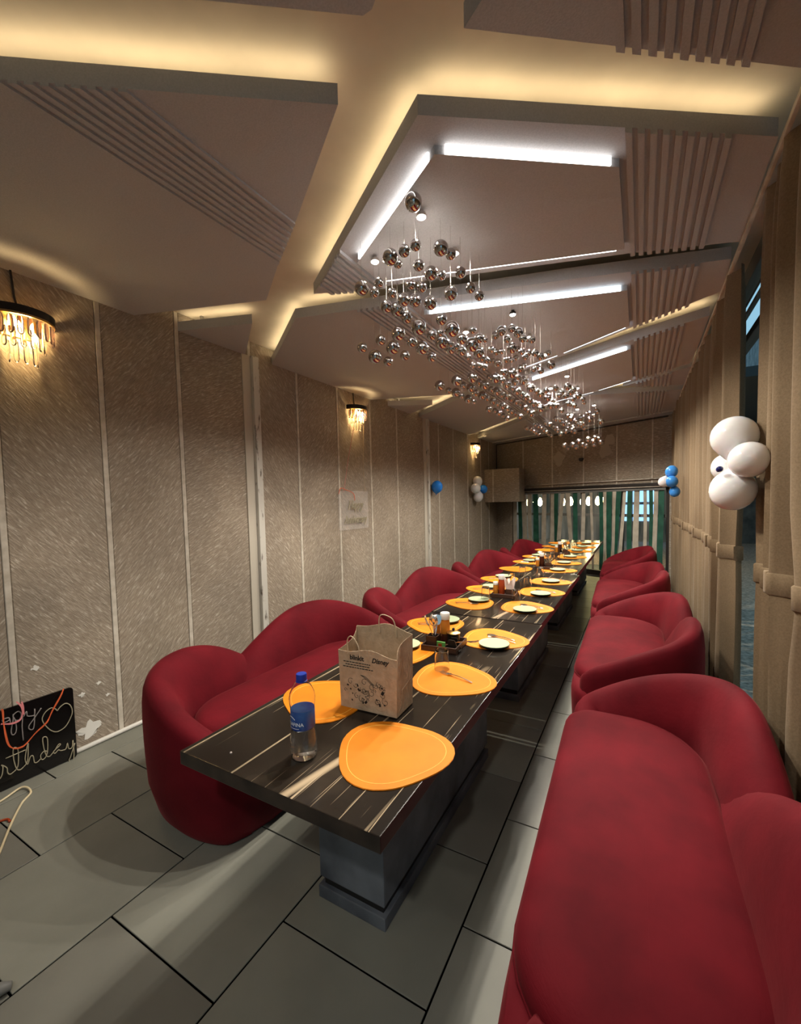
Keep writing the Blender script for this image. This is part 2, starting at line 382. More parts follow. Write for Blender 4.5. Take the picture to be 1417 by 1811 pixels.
# ---- right wall: full-height glazing behind the curtains
wr = struct('window_2')
XW = .64
for z0, z1 in ((0, .07), (2.58, 2.63), (2.96, 3.09)): obj('window_frame', MB().box(XW-.03, XW+.03, YB, 8.6, z0, z1, bev=.005), M_frame, wr)
obj('glazing_bar', MB().box(XW-.012, XW+.012, YB, 8.6, 2.80, 2.822), M_frame, wr)
ms = [-2.2, -.9, .4, 1.7, 2.97, 4.3, 5.6, 6.9, 8.1, 8.6]
for y in ms: obj('mullion', MB().box(XW-.03, XW+.03, y-.03, y+.03, 0, 3.09, bev=.005), M_frame, wr)
for a, b_ in zip(ms, ms[1:]): obj('pane', MB().box(XW-.003, XW+.003, a+.03, b_-.03, .07, 2.96), M_pane, wr)
obj('soffit_board', MB().box(XW+.03, XW+.07, YB, 8.6, 3.08, 3.10), M_extdark, wr); obj('soffit_board', MB().box(XW+.075, XW+.105, YB, 8.6, 3.085, 3.105), M_extdark, wr)
rail = obj('trim_1', MB().box(.458, .475, YB, 8.55, ZB-.028, ZB-.002, bev=.004), M_batten); rail['kind'] = 'structure'

# ---- ceiling: cream slab with floating greige panels, ribs, LED strips and coves
ceil = struct('ceiling')
obj('slab', MB().box(XL-.1, .72, YB-.1, 10.9, ZS, ZS+.1), M_slab, ceil)
PAN = dict(
    A=[(-3.15, -.34), (-.915, 1.254), (-1.447, 1.623), (-1.797, 1.852), (-2.193, 2.132), (-3.15, 1.80)],
    Z=[(-3.15, -2.15), (.45, -2.15), (.45, .30), (-.66, 1.075), (-.69, 1.075), (-3.15, -.68)],
    P0=[(.45, .69), (.45, 1.92), (-.456, 1.25)],
    B=[(-.697, 1.429), (.45, 2.22), (.46, 3.0), (-.066, 2.808), (-1.614, 2.332), (-1.869, 2.234)],
    C=[(-3.15, 2.13), (-2.561, 2.339), (-3.15, 2.78)],
    D=[(-3.15, 3.10), (-2.225, 2.446), (-1.737, 2.575), (-.421, 2.925), (.45, 3.19), (.46, 3.65), (-.054, 4.0), (-.638, 4.41), (-1.137, 4.71), (-2.062, 5.24), (-3.15, 4.87)],
    E=[(-3.15, 5.30), (-2.589, 5.60), (-3.15, 5.98)],
    F=[(-3.15, 6.28), (-2.165, 5.507), (-.669, 4.643), (-.057, 4.325), (.45, 4.08), (.45, 5.42), (-.045, 5.777), (-.444, 6.10), (-.97, 6.40), (-3.15, 8.65)],
    G=[(-3.15, 9.15), (-.952, 6.66), (-.618, 6.30), (.48, 6.70), (.48, 8.15), (-3.15, 10.1)],
    H=[(-.20, 6.06), (.46, 5.56), (.46, 6.42)],
    I=[(-3.15, 10.22), (.48, 8.28), (.48, 8.6), (-3.15, 10.52)])
RIB = dict(A=((-1.80, -1.455),), P0=((-.075, .31),), B=((-1.76, -1.405), (-.06, .31)), D=((-1.76, -1.405), (-.06, .31)), F=((-1.76, -1.405), (-.06, .31)), G=((-1.76, -1.405), (-.06, .31)), H=((-.06, .31),))
INNER = dict(
    B=[(-.70, 1.575), (-.085, 2.02), (-.085, 2.68), (-1.385, 2.27), (-1.385, 2.035)],
    D=[(-1.36, 2.83), (-.085, 3.21), (-.085, 3.87), (-.66, 4.27), (-1.36, 4.66)],
    F=[(-1.10, 5.03), (-.085, 4.47), (-.085, 5.64), (-.50, 5.99), (-1.06, 6.30), (-1.36, 6.55), (-1.36, 5.18)])
LEDE = dict(B=(0, 2, 4), D=(0, 2, 3), F=(0, 2, 3, 4))
COVE = dict(A=(0,), B=(0, 5), C=(0,), D=(0, 1), E=(0,), F=(0, 1, 2, 3), G=(0, 1, 2), I=(0,), H=(0,))
def inset_strip(a, b, cen, d, w):
    a, b = Vector(a), Vector(b); t = (b-a).normalized(); n = Vector((-t.y, t.x))
    if n.dot(Vector(cen)-a) < 0: n = -n
    a, b = a+t*.04, b-t*.04
    return [tuple(a+n*d), tuple(b+n*d), tuple(b+n*(d+w)), tuple(a+n*(d+w))]
for k, poly in PAN.items():
    pn = obj('panel', MB().prism(poly, ZB, ZT), M_panel, ceil)
    cen = sum((Vector(p) for p in poly), Vector((0, 0)))/len(poly)
    for q in poly[::2]:      # hangers that carry the floating panel
        h = Vector(q)*.5+cen*.5
        obj('hanger', MB().box(h.x-.01, h.x+.01, h.y-.01, h.y+.01, ZT-.005, ZS+.005), M_wire, pn)
    for x0, x1 in RIB.get(k, ()):
        n = 9; pitch = (x1-x0)/n
        for i in range(n):
            xa, xb = x0+i*pitch, x0+i*pitch+pitch*.56
            sa, sb = yspan(poly, xa), yspan(poly, xb)
            if not sa or not sb or min(sa[1]-sa[0], sb[1]-sb[0]) < .03: continue
            b = MB(); zr = ZB-(.010 if k == 'A' else .018)
            lo = [(xa, sa[0]), (xb, sb[0]), (xb, sb[1]), (xa, sa[1])]
            b.prism(lo, zr, ZB+.001); obj('rib', b, M_rib, pn)
    if k in INNER:
        q = INNER[k]; obj('inner_plate', MB().prism(q, ZB-.034, ZB), M_panel, pn)
        cq = sum((Vector(p) for p in q), Vector((0, 0)))/len(q)
        for e in LEDE[k]:
            st = inset_strip(q[e], q[(e+1) % len(q)], cq, -.009, .0085)
            obj('led_strip', MB().prism(st, ZB-.034, ZB-.001), M_led if k == 'B' else M_ledc, pn)
    for e in COVE.get(k, ()):
        st = inset_strip(poly[e], poly[(e+1) % len(poly)], cen, .018 if k in 'ABD' else .05, .012)
        obj('cove_strip', MB().prism(st, ZT, ZT+.005), M_cove, pn)
bx = struct('trim_2')
obj('plaster_box', MB().prism([(XL, 9.6), (-2.35, 9.6), (-2.35, 10.10), (XL, 10.52)], 1.5, 2.25, bev=.004), M_pl[1], bx)
obj('batten', MB().box(-2.96, -2.93, 9.592, 9.61, 1.5, 2.25), M_batten, bx)

# ---- outside the glass
ext = struct('ground_outside'); obj('paving', MB().box(-14, 14, -6, 30, -.20, -.10), M_stone, ext)
eb = thing('building', 'dark grey building across the way beyond the glass', 'building', (4, 12, -.1))
obj('wall', MB().box(0, .4, -16, 60, 0, 8.2), M_ext, eb)
for y in (8.6, 10.2, 11.8):
    for z in (.45, 1.05): 
        w_ = obj('window', MB().box(-.04, .02, y, y+1.2, z, z+.42), M_extblue, eb)
ob = thing('building', 'dim restaurant hall behind the far striped blinds', 'building', (-2, 18, -.1))
obj('wall', MB().box(-8, 3.2, 0, .3, 0, 5), M_hall, ob); obj('wall', MB().box(3.2, 5.6, 0, .3, 0, 5), M_ext, ob)
for x in (1.35, 1.76, 2.17):
    for z in (.75, 1.45, 2.15): obj('window', MB().box(x, x+.34, -.03, .05, z, z+.6), M_extblue, ob)
obj('roof', MB().box(-8, 5.6, -7, .3, 4.0, 4.2), M_extdark, ob)
M_pend = mat('pendant_bulb', (1, .9, .6), .4, emit=(1, .78, .36), estr=26)
for i, (x, y) in enumerate(((-2.80, 12.5), (-2.61, 12.5), (-2.50, 12.6), (-1.87, 12.5), (-1.68, 12.6), (-1.37, 12.5), (-1.22, 12.5), (-1.0, 12.6), (-.91, 12.7))):
    t = thing('pendant_lamp', '%s glowing pendant bulb from the left beyond the far blinds' % ('first', 'second', 'third', 'fourth', 'fifth', 'sixth', 'seventh', 'eighth', 'ninth')[i], 'lamp', (x, y, 1.46), 0, 'pendant bulbs behind the far blinds')
    obj('bulb', MB().lathe([(.01, -.12), (.05, -.09), (.065, 0), (.04, .08), (.02, .12)], 12), M_pend, t, True)
    obj('cord', MB().tube([(0, 0, .12), (0, 0, 2.43)], .006, 6), M_black, t)

# ---- striped vertical blind in the far window
vb = thing('vertical_blind', 'green and cream vertical strip blind hanging across the far window', 'blind', (A2.x, A2.y, 0), FA)
obj('head_rail', MB().box(.56, 4.02, -.045, -.015, WT-.05, WT-.012, bev=.004), M_frame, vb)
sl = [(.575, .69, 'c', 0), (.713, .825, 'g', 0), (.83, .985, 'c', 0), (1.007, 1.133, 'c', 0), (1.144, 1.279, 'g', .06), (1.41, 1.52, 'c', 0), (1.628, 1.717, 'c', 0), (1.752, 1.855, 'g', -.05), (1.90, 2.0, 'c', -.14), (2.031, 2.139, 'c', .08), (2.187, 2.283, 'g', .05), (2.392, 2.469, 'c', 0), (2.59, 2.65, 'c', .02), (2.78, 2.865, 'g', 0), (2.879, 2.945, 'c', -.03), (2.949, 3.059, 'g', -.04), (3.072, 3.139, 'c', -.06), (3.153, 3.245, 'g', -.12), (3.25, 3.31, 'c', -.08), (3.348, 3.436, 'g', 0), (3.461, 3.56, 'c', 0), (3.632, 3.692, 'c', 0), (3.732, 3.797, 'g', 0), (3.809, 3.878, 'c', 0), (3.889, 3.979, 'g', 0)]
for i, (a, b_, c, sk) in enumerate(sl):
    rows = []
    n = 8; ph = random.uniform(0, 6)
    for j in range(n+1):
        z = WT-.05-(WT-.17)*j/n; f = j/n; dx = sk*f+.006*math.sin(ph+4*f); tw = .35*math.sin(ph)*f
        cx_, hw = (a+b_)/2+dx, (b_-a)/2
        y0 = -.03+.012*math.sin(ph+3*f)
        pa, pb = (cx_-hw*math.cos(tw), y0-hw*math.sin(tw)), (cx_+hw*math.cos(tw), y0+hw*math.sin(tw))
        rows.append([(pa[0], pa[1], z), (pb[0], pb[1], z), (pb[0], pb[1]+.002, z), (pa[0], pa[1]+.002, z)])
    obj('slat', MB().grid(rows, True, True), M_green if c == 'g' else M_cream, vb)
sc_ = thing('security_camera', 'small black dome camera on the plaster above the far window', 'camera', (A2.x, A2.y, 0), FA)
obj('dome', MB().lathe([(.001, -.05), (.03, -.045), (.045, -.02), (.05, 0), (.05, .02)], 14, Matrix.Translation((2.40, -.05, 2.34))), M_black, sc_, True)
obj('bracket', MB().box(2.38, 2.42, -.05, .002, 2.345, 2.365), M_black, sc_)
cb = obj('cable', MB().tube([(XL+.02, 10.50, 2.26), (XL+.02, 10.50, ZB-.02), (-1.2, 9.50, ZB-.02), (.40, 8.64, ZB-.02)], .011, 6), M_black); tag(cb, 'black cable run along the far wall under the ceiling', 'cable')

# ================================================================ SOFAS
def sofa_meshes(L=1.86, D=.78, hA=.75, hB=.80, h0=.44):
    ctrl = [(-L/2+.20, -D/2), (-L/2+.07, -D/2+.07), (-L/2+.01, -D/2+.25), (-L/2+.02, D/2-.32), (-L/2+.12, D/2-.12), (-L/2+.36, D/2-.005), (0, D/2+.01),
            (L/2-.36, D/2-.005), (L/2-.12, D/2-.12), (L/2-.02, D/2-.32), (L/2-.01, -D/2+.25), (L/2-.07, -D/2+.07), (L/2-.20, -D/2)]
    raw = [Vector((p[0], p[1], 0)) for p in spline([Vector((a, b, 0)) for a, b in ctrl], 12)]
    ln = [0]
    for a, b in zip(raw, raw[1:]): ln.append(ln[-1]+(b-a).length)
    T = ln[-1]
    def at(s):
        d = max(0, min(1, s))*T
        for i in range(len(ln)-1):
            if ln[i+1] >= d:
                f = (d-ln[i])/(ln[i+1]-ln[i]); return raw[i].lerp(raw[i+1], f)
        return raw[-1].copy()
    def nrm(s):
        t = (at(min(1, s+.01))-at(max(0, s-.01))).normalized(); return Vector((-t.y, t.x, 0))
    def s_of(x): return min((abs(at(k/400).x-x), k/400) for k in range(50, 351))[1]
    sp1, sc, sp2 = s_of(-L/2+.19*L), s_of(-L/2+.44*L), s_of(-L/2+.74*L)
    OFF = [-.068, -.028, .004, .010, .013, .014, .012, .006, -.006, -.024, -.046, -.070, -.098, -.130, -.170, -.215]
    ZF = [.0, .25, .5, .72, .86, .945, .988, 1.0, .985, .93, .80, .55]
    def lobe(s0, sp, s1, hp, ha, hb, inn, pa=1.05, pb=.9):
        rows = []; N = 48
        for i in range(N+1):
            s = s0+(s1-s0)*i/N
            if s <= sp: h = ha+(hp-ha)*max(0, math.sin(PI/2*(s-s0)/(sp-s0)))**pa
            else: h = hb+(hp-hb)*max(0, math.cos(PI/2*(s-sp)/(s1-sp)))**pb
            e = min(1, min(i, N-i)/5.0); k = .2+.8*math.sqrt(max(0, 1-(1-e)**2))
            p, n = at(s), nrm(s); z0 = .32
            zs = [.012, .07, .20]+[z0+(h-z0)*q for q in ZF]+[.33]
            row = []
            for o, z in zip(OFF, zs):
                q = p+n*(-.07+(o+.07)*k-inn); row.append((q.x, q.y, z))
            rows.append(row)
        m = MB(); m.grid(rows); nn = len(rows[0]); m.bm.verts.ensure_lookup_table()
        vi = lambda i, j: m.bm.verts[i*nn+j]
        m.bm.faces.new([vi(0, j) for j in range(nn)]); m.bm.faces.new([vi(N, j) for j in range(nn)][::-1])
        for i in range(N): m.bm.faces.new((vi(i, 0), vi(i+1, 0), vi(i+1, nn-1), vi(i, nn-1)))
        return m.mesh('backrest', M_velvet, True, 60)
    A = lobe(0, sp1, sc+.05, hA, h0, .42, .0)
    B = lobe(s_of(-L/2+.20*L)-.02, sp2, 1, hB, .36, h0, .028, 1.55)
    def ring(off, z, fr, bow=.015):
        out = []
        for k in range(81):
            p = at(k/80)-nrm(k/80)*off
            x = max(-L/2+off+.01, min(L/2-off-.01, p.x)); out.append((x, max(p.y, -D/2+fr), z))
        a, b = out[-1], out[0]
        for k in range(1, 14):
            t = k/14; out.append((a[0]+(b[0]-a[0])*t, -D/2+fr-bow*math.sin(PI*t)**.5, z))
        return out
    base = MB().grid([ring(.075, .012, .055), ring(.035, .07, .025), ring(.004, .20, .004), ring(-.006, .32, 0), ring(-.002, .375, .0), ring(.02, .405, .012), ring(.06, .41, .05)], True, True).mesh('base', M_velvet, True, 50)
    r0 = []
    for qx, qy, a0, rr in ((L/2-.165, -D/2-.004, -90, .27), (L/2-.165, D/2-.175, 0, .34), (-L/2+.165, D/2-.175, 90, .34), (-L/2+.165, -D/2-.004, 180, .12)):
        ccx = qx-math.copysign(rr, qx); ccy = qy-rr if a0 in (0, 90) else qy+rr
        for k in range(13): r0.append((ccx+rr*math.cos(R(a0+7.5*k)), ccy+rr*math.sin(R(a0+7.5*k)), 0))
    r1 = []
    for a_, b_ in zip(r0, r0[1:]+r0[:1]):
        d_ = math.dist(a_, b_); m_ = max(1, int(d_/.08))
        for k in range(m_): r1.append((a_[0]+(b_[0]-a_[0])*k/m_, a_[1]+(b_[1]-a_[1])*k/m_, 0))
    r0 = r1
    def cr(f, z): return [((x*(1-f)+max(-.55, min(.55, x))*f), y*(1-f)+(-.06)*f, z) for x, y, _ in r0]
    cush = MB().grid([cr(.05, .385), cr(.0, .41), cr(.0, .435), cr(.04, .458), cr(.11, .474), cr(.25, .485), cr(.5, .491), cr(.9, .494)], True, True).mesh('seat_cushion', M_velvet, True, 80)
    pp = MB().tube([Vector(q) for q in cr(-.004, .412)[::2]], .005, 6, True).mesh('piping', M_velvet, True)
    return A, B, base, cush, pp
SOFA = sofa_meshes()
def sofa(label, x, y, rz, group, sy=1):
    t = thing('tub_sofa', label, 'sofa', (x, y, 0), rz, group); t.scale = (1, sy, 1)
    put('backrest', SOFA[0], t); put('backrest', SOFA[1], t); put('base', SOFA[2], t)
    c = put('seat_cushion', SOFA[3], t); put('piping', SOFA[4], c); return t
HALF = PI/2
for i, (x, y, r) in enumerate(((-1.93, 2.03, 0), (-1.85, 3.92, -1), (-1.75, 5.80, -1), (-1.66, 7.66, -1))):
    sofa(('red velvet two-lobed sofa along the plaster wall, nearest the camera', 'red velvet sofa by the plaster wall, second from the camera', 'red velvet sofa by the plaster wall, third from the camera', 'small-looking dark red sofa farthest along the plaster wall')[i], x, y, HALF+R(r), 'red sofas along the plaster wall', 1.04)
for i, (x, y, r) in enumerate(((.070, 1.60, 2), (-.02, 3.56, 1), (-.10, 5.50, 2), (-.16, 7.42, 2))):
    sofa(('large red velvet sofa in the bottom right corner by the curtains', 'red velvet sofa along the curtains, second from the camera', 'red velvet sofa along the curtains, third from the camera', 'dark red sofa along the curtains, farthest, before the striped blind')[i], x, y, -HALF+R(r), 'red sofas along the curtains', .94)

# ================================================================ TABLES
TOP = .75
tb_mesh = MB().box(-.395, .395, -.985, .985, TOP-.046, TOP, bev=.003).mesh('tabletop', M_marble)
tb_mesh.materials.append(M_edge)
for q_ in tb_mesh.polygons:
    if abs(q_.normal.z) < .3: q_.material_index = 1
pd_mesh = MB().box(-.15, .15, -.60, .60, .085, TOP-.046, bev=.005).mesh('pedestal', M_ped)
pg_mesh = MB().box(-.137, .137, -.585, .585, .045, .09).mesh('plinth_groove', M_black)
pf_mesh = MB().box(-.155, .155, -.605, .605, 0, .05, bev=.004).mesh('plinth', M_ped)
TX, TY = [-.942, -.950, -.975, -.995], [1.82, 3.81, 5.80, 7.79]
for i in range(4):
    t = thing('dining_table', 'black veined marble dining table on a grey pedestal, %s of the row' % ('nearest', 'second', 'third', 'last')[i], 'table', (TX[i], TY[i], 0), 0, 'marble tables in one long row')
    put('tabletop', tb_mesh, t); put('pedestal', pd_mesh, t, (-.01, .02, 0)); put('plinth_groove', pg_mesh, t, (-.01, .02, 0)); put('plinth', pf_mesh, t, (-.01, .02, 0))

# ---- placemats
def mat_pts(s, n=40, k=0):
    return [((s*(1+.085*math.cos(3*a)+.02*math.cos(2*a+1)))*math.cos(a), (s*(1+.085*math.cos(3*a)+.02*math.cos(2*a+1)))*math.sin(a)) for a in [2*PI*i/n for i in range(n)]]
mat_me = MB().prism(mat_pts(.186), 0, .004, bev=.0012).mesh('placemat', M_orange)
st_me = MB().tube([(x, y, .0038) for x, y in mat_pts(.160, 60)], .0011, 5, True).mesh('stitching', M_stitch)
ORD = ['first', 'second', 'third', 'fourth', 'fifth', 'sixth', 'seventh', 'eighth', 'ninth', 'tenth', 'eleventh', 'twelfth']
RM = [(-.70, 1.155, 32), (-.745, 1.770, 5), (-.742, 2.395, 3), (-.745, 3.205, 0), (-.752, 3.79, 4), (-.765, 4.31, -3), (-.805, 5.03, 2), (-.825, 5.62, 0), (-.829, 6.23, 4), (-.83, 6.95, 0), (-.82, 7.52, 3), (-.82, 8.18, 0)]
LM = [(-1.135, 1.355, 178), (-1.13, 1.975, 170), (-1.165, 2.51, 176), (-1.160, 3.16, 183), (-1.205, 3.73, 178), (-1.24, 4.25, 180), (-1.252, 4.95, 178), (-1.245, 5.55, 182), (-1.255, 6.1, 180), (-1.26, 6.95, 180), (-1.26, 7.5, 182), (-1.26, 8.1, 180)]
def placemat(x, y, a, label, grp):
    o = put('placemat', mat_me, None, (x, y, TOP+.0002), R(a)); tag(o, label, 'placemat', grp)
    put('stitching', st_me, o)
for i, (x, y, a) in enumerate(RM): placemat(x, y, a, 'orange rounded placemat, %s from the near table end, on the curtain side' % ORD[i], 'orange placemats on the curtain side')
for i, (x, y, a) in enumerate(LM): placemat(x, y, a, 'orange rounded placemat, %s from the near table end, on the plaster wall side' % ORD[i], 'orange placemats on the plaster wall side')
ZM = TOP+.0044
# ---- plates, forks, spoons
pl_base = MB().lathe([(.060, 0), (.070, .002), (.082, .012), (.0845, .0175), (.0835, .019)], 36, cap=False).mesh('underside', M_black, True, 40)
pl_top = MB().lathe([(.0838, .0188), (.0825, .0205), (.074, .0188), (.040, .0178), (.001, .0176)], 36).mesh('plate', M_plate, True, 50)
def spoon_mesh():
    m = MB(); rows = []
    for i in range(13):
        t = i/12; x = -.095+.125*t; w = .0045-.0015*math.sin(PI*t); z = .003+.010*math.sin(PI*t*.8)*.6
        rows.append([(x, -w, z), (x, w, z), (x, w*.7, z+.0022), (x, -w*.7, z+.0022)])
    m.grid(rows, True, True)
    rings = []
    for k in range(1, 8):
        a = PI*k/8; x = .055-.030*math.cos(a); w = .0195*math.sin(a)
        rings.append([(x, w*math.cos(b), .008-.0065*math.sin(a)*(.4+.6*max(0, -math.sin(b)))*(1 if math.sin(b) < 0 else -.05)) for b in [2*PI*j/12 for j in range(12)]])
    m.grid(rings, True, True); return m.mesh('spoon', M_steel, True, 60)
def fork_mesh():
    m = MB(); rows = []
    for i in range(13):
        t = i/12; x = -.095+.13*t; w = .0045-.0018*math.sin(PI*t)+(.008*(max(0, t-.85)/.15)**2); z = .003+.007*math.sin(PI*t*.85)
        rows.append([(x, -w, z), (x, w, z), (x, w, z+.002), (x, -w, z+.002)])
    m.grid(rows, True, True)
    m.box(.034, .050, -.0115, .0115, .0035, .0060)
    for k in range(4):
        y = -.0105+.007*k
        m.grid([[(x, y-.0015, z), (x, y+.0015, z), (x, y+.0015, z+.0018), (x, y-.0015, z+.0018)] for x, z in ((.048, .004), (.068, .0025), (.084, .006))], True, True)
    return m.mesh('fork', M_steel)
SPOON, FORK = spoon_mesh(), fork_mesh()
def flat_item(kind, x, y, a, label, grp=None, z=ZM):
    o = put(kind, SPOON if kind == 'spoon' else FORK, None, (x, y, z-.0015), R(a)); return tag(o, label, kind, grp)
def plate(x, y, label, grp, z=ZM):
    t = put('side_plate', pl_top, None, (x, y, z)); tag(t, label, 'plate', grp); put('underside', pl_base, t)
RP = {2: (-.700, 2.268), 3: (-.722, 3.085), 4: (-.725, 3.66), 5: (-.75, 4.27), 6: (-.80, 4.98), 7: (-.82, 5.57), 8: (-.825, 6.18), 9: (-.83, 6.90), 10: (-.82, 7.47), 11: (-.82, 8.07)}
LP = {1: (-1.140, 2.05), 2: (-1.125, 2.605), 3: (-1.125, 3.25), 4: (-1.19, 3.80), 5: (-1.236, 4.36), 7: (-1.245, 5.60), 8: (-1.255, 6.16), 10: (-1.25, 7.55)}
for i, (x, y) in RP.items():
    plate(x, y, 'pale green side plate on the %s orange placemat of the curtain side' % ORD[i], 'side plates on the curtain side')
    if i < 9:
        flat_item('spoon', RM[i][0]+.03, y+.155, 168, 'spoon beyond the plate on the %s placemat of the curtain side' % ORD[i], 'spoons of the curtain side')
        flat_item('fork', RM[i][0]+.045, y+.118, 164, 'fork beyond the plate on the %s placemat of the curtain side' % ORD[i], 'forks of the curtain side')
for i, (x, y) in LP.items():
    plate(x, y, 'pale green side plate on the %s orange placemat of the plaster wall side' % ORD[i], 'side plates on the plaster wall side')
    if 1 < i < 9:
        flat_item('spoon', LM[i][0]-.01, y-.125, 10, 'spoon before the plate on the %s placemat of the plaster wall side' % ORD[i], 'spoons of the plaster wall side')
        flat_item('fork', LM[i][0]-.03, y-.095, 14, 'fork before the plate on the %s placemat of the plaster wall side' % ORD[i], 'forks of the plaster wall side')
flat_item('fork', -.735, 1.785, 163, 'steel fork lying alone on the second placemat of the curtain side')
# ---- glasses, upside down
gl = MB().lathe([(.0375, 0), (.0368, .010), (.0345, .045), (.0305, .094), (.028, .097), (.001, .097), (.001, .089), (.026, .087), (.0290, .080), (.0325, .045), (.0350, .010), (.0358, 0), (.0375, 0)], 24, cap=False).mesh('glass_tumbler', M_glass, True, 50)
GL = [(-.830, 1.850, ZM), (-1.075, 3.275, ZM+.018), (-.862, 3.385, TOP), (-.898, 3.96, TOP), (-1.085, 4.10, TOP), (-1.08, 4.52, ZM), (-.905, 4.56, TOP), (-1.075, 5.22, TOP), (-.91, 5.34, TOP), (-.995, 5.75, TOP), (-1.12, 5.86, ZM), (-.89, 5.86, TOP), (-1.075, 6.28, TOP), (-.985, 6.42, TOP), (-.96, 6.72, TOP), (-1.06, 7.05, TOP), (-.93, 7.35, TOP), (-1.05, 7.62, TOP)]
NTH = ['nearest', 'second nearest', 'third nearest', 'fourth nearest', 'fifth nearest', 'sixth nearest', 'seventh nearest', 'eighth nearest', 'ninth nearest', 'tenth nearest', 'eleventh nearest', 'twelfth nearest', 'thirteenth nearest', 'fourteenth nearest', 'fifteenth nearest', 'sixteenth nearest', 'seventeenth nearest', 'farthest']
for i, (x, y, z) in enumerate(GL):
    tag(put('glass_tumbler', gl, None, (x, y, z+.0003)), 'upside-down clear glass, %s of those along the tables' % NTH[i], 'glass', 'upside-down glasses on the tables')

# ---- condiment caddies and what stands in them
def tray_parts(t, w, d, h=.036):
    obj('tray_floor', MB().box(-w/2, w/2, -d/2, d/2, 0, .007), M_wood, t)
    for x0, x1, y0, y1 in ((-w/2, w/2, -d/2, -d/2+.007), (-w/2, w/2, d/2-.007, d/2), (-w/2, -w/2+.007, -d/2+.007, d/2-.007), (w/2-.007, w/2, -d/2+.007, d/2-.007)):
        obj('tray_side', MB().box(x0, x1, y0, y1, .0, h, bev=.0015, seg=1), M_wood, t)
def holder(t, x, y, s=.062, h=.075):
    obj('cutlery_box', MB().box(x-s/2, x+s/2, y-s/2, y-s/2+.005, .007, h).box(x-s/2, x+s/2, y+s/2-.005, y+s/2, .007, h).box(x-s/2, x-s/2+.005, y-s/2, y+s/2, .007, h).box(x+s/2-.005, x+s/2, y-s/2, y+s/2, .007, h), M_wood, t)
def bottle(name, label, x, y, z, msauce, grp, h=.17, r=.026):
    t = thing(name, label, 'sauce bottle', (x, y, z), 0, grp)
    obj('bottle_body', MB().lathe([(r*.9, 0), (r, .004), (r, h*.62), (r*.96, h*.72), (r*.86, h*.79), (r*.86, h*.80)], 20), msauce, t, True, 50)
    obj('cap', MB().lathe([(r*.98, h*.79), (r, h*.80), (r, h*.98), (r*.92, h)], 20), M_white, t, True, 40); return t
cdg = 'condiment caddies down the tables'
# caddy 1
cx, cy, ca = -.945, 2.145, R(4)
t = thing('condiment_caddy', 'dark wooden condiment caddy with cutlery and sauce on the nearest table', 'caddy', (cx, cy, TOP), ca, cdg)
tray_parts(t, .20, .20); holder(t, -.052, -.035)
def in1(x, y): return cx+x*math.cos(ca)-y*math.sin(ca), cy+x*math.sin(ca)+y*math.cos(ca)
x, y = in1(-.012, .052); b = bottle('sauce_bottle', 'two-tone amber and dark red sauce bottle with white cap, nearest table', x, y, TOP+.0072, M_amber, None, .175, .027)
obj('lower_sauce', MB().lathe([(.0272, .004), (.0276, .006), (.0276, .055), (.0272, .058)], 20), M_brown, b, True, 50)
x, y = in1(-.066, .062); b = bottle('pepper_shaker', 'orange shaker with pinkish lid behind the spoons, nearest table', x, y, TOP+.0072, M_amber, None, .15, .020)
x, y = in1(.045, .028); b = thing('condiment_pot', 'small dark pot with brass rimmed lid in the nearest caddy', 'pot', (x, y, TOP+.0072))
obj('pot_body', MB().lathe([(.026, 0), (.033, .01), (.036, .035), (.034, .062), (.036, .070)], 24), M_blackm, b, True, 50)
l_ = obj('lid', MB().lathe([(.037, .070), (.038, .074), (.028, .080), (.012, .084), (.001, .085)], 24), M_gold, b, True, 50)
obj('lid_knob', MB().lathe([(.004, .084), (.009, .092), (.006, .099), (.001, .100)], 12), M_blackm, l_, True)
x, y = in1(.062, -.045); b = thing('napkin_wedge', 'black triangular napkin holder in the nearest caddy', 'napkin holder', (x, y, TOP+.0072), ca)
for yy in (-.022, .022):
    o = obj('side_plate_panel', MB().prism([(-.045, 0), (.045, 0), (.020, .062), (-.012, .062)], -.003, .003), M_blackm, b); o.matrix_local = Matrix(((1, 0, 0, 0), (0, 0, -1, yy), (0, 1, 0, 0), (0, 0, 0, 1)))
obj('foot', MB().box(-.045, .045, -.022, .022, 0, .004), M_blackm, b)
x, y = in1(.0, -.062); b = thing('sachet', 'green and red printed sachet lying before the brass-lidded pot', 'sachet', (x, y, TOP+.0072))
o = obj('sachet_body', MB().box(-.028, .028, -.004, .004, 0, .045, bev=.002), M_foliage, b); obj('printed_corner', MB().box(-.012, .010, -.0048, .0048, .012, .034, bev=.001), M_sauce, b)
sgr = 'cutlery standing in the nearest caddy'
for i, (dx, dy, tilt, az, kind) in enumerate(((-.070, -.050, 20, 190, 'fork'), (-.060, -.025, 10, 150, 'spoon'), (-.045, -.045, 9, 250, 'spoon'), (-.040, -.022, 14, 60, 'spoon'), (-.034, -.040, 13, 330, 'spoon'))):
    x, y = in1(dx, dy)
    o = put(kind, SPOON if kind == 'spoon' else FORK, None, (x, y, TOP+.103)); o.rotation_euler = (R(20*i), R(-90+tilt), R(az))
    tag(o, ('steel fork leaning left in the nearest caddy', 'spoon at the back of the nearest caddy, bowl up', 'spoon at the front of the nearest caddy, bowl up', 'spoon at the middle of the nearest caddy, bowl up', 'spoon leaning right in the nearest caddy, bowl up')[i], kind, sgr)
o = put('fork', FORK, None, (cx+.125, cy-.035, TOP+.050)); o.rotation_euler = (0, R(-8), R(20)); tag(o, 'dark looking fork resting across the edge of the nearest caddy', 'fork')
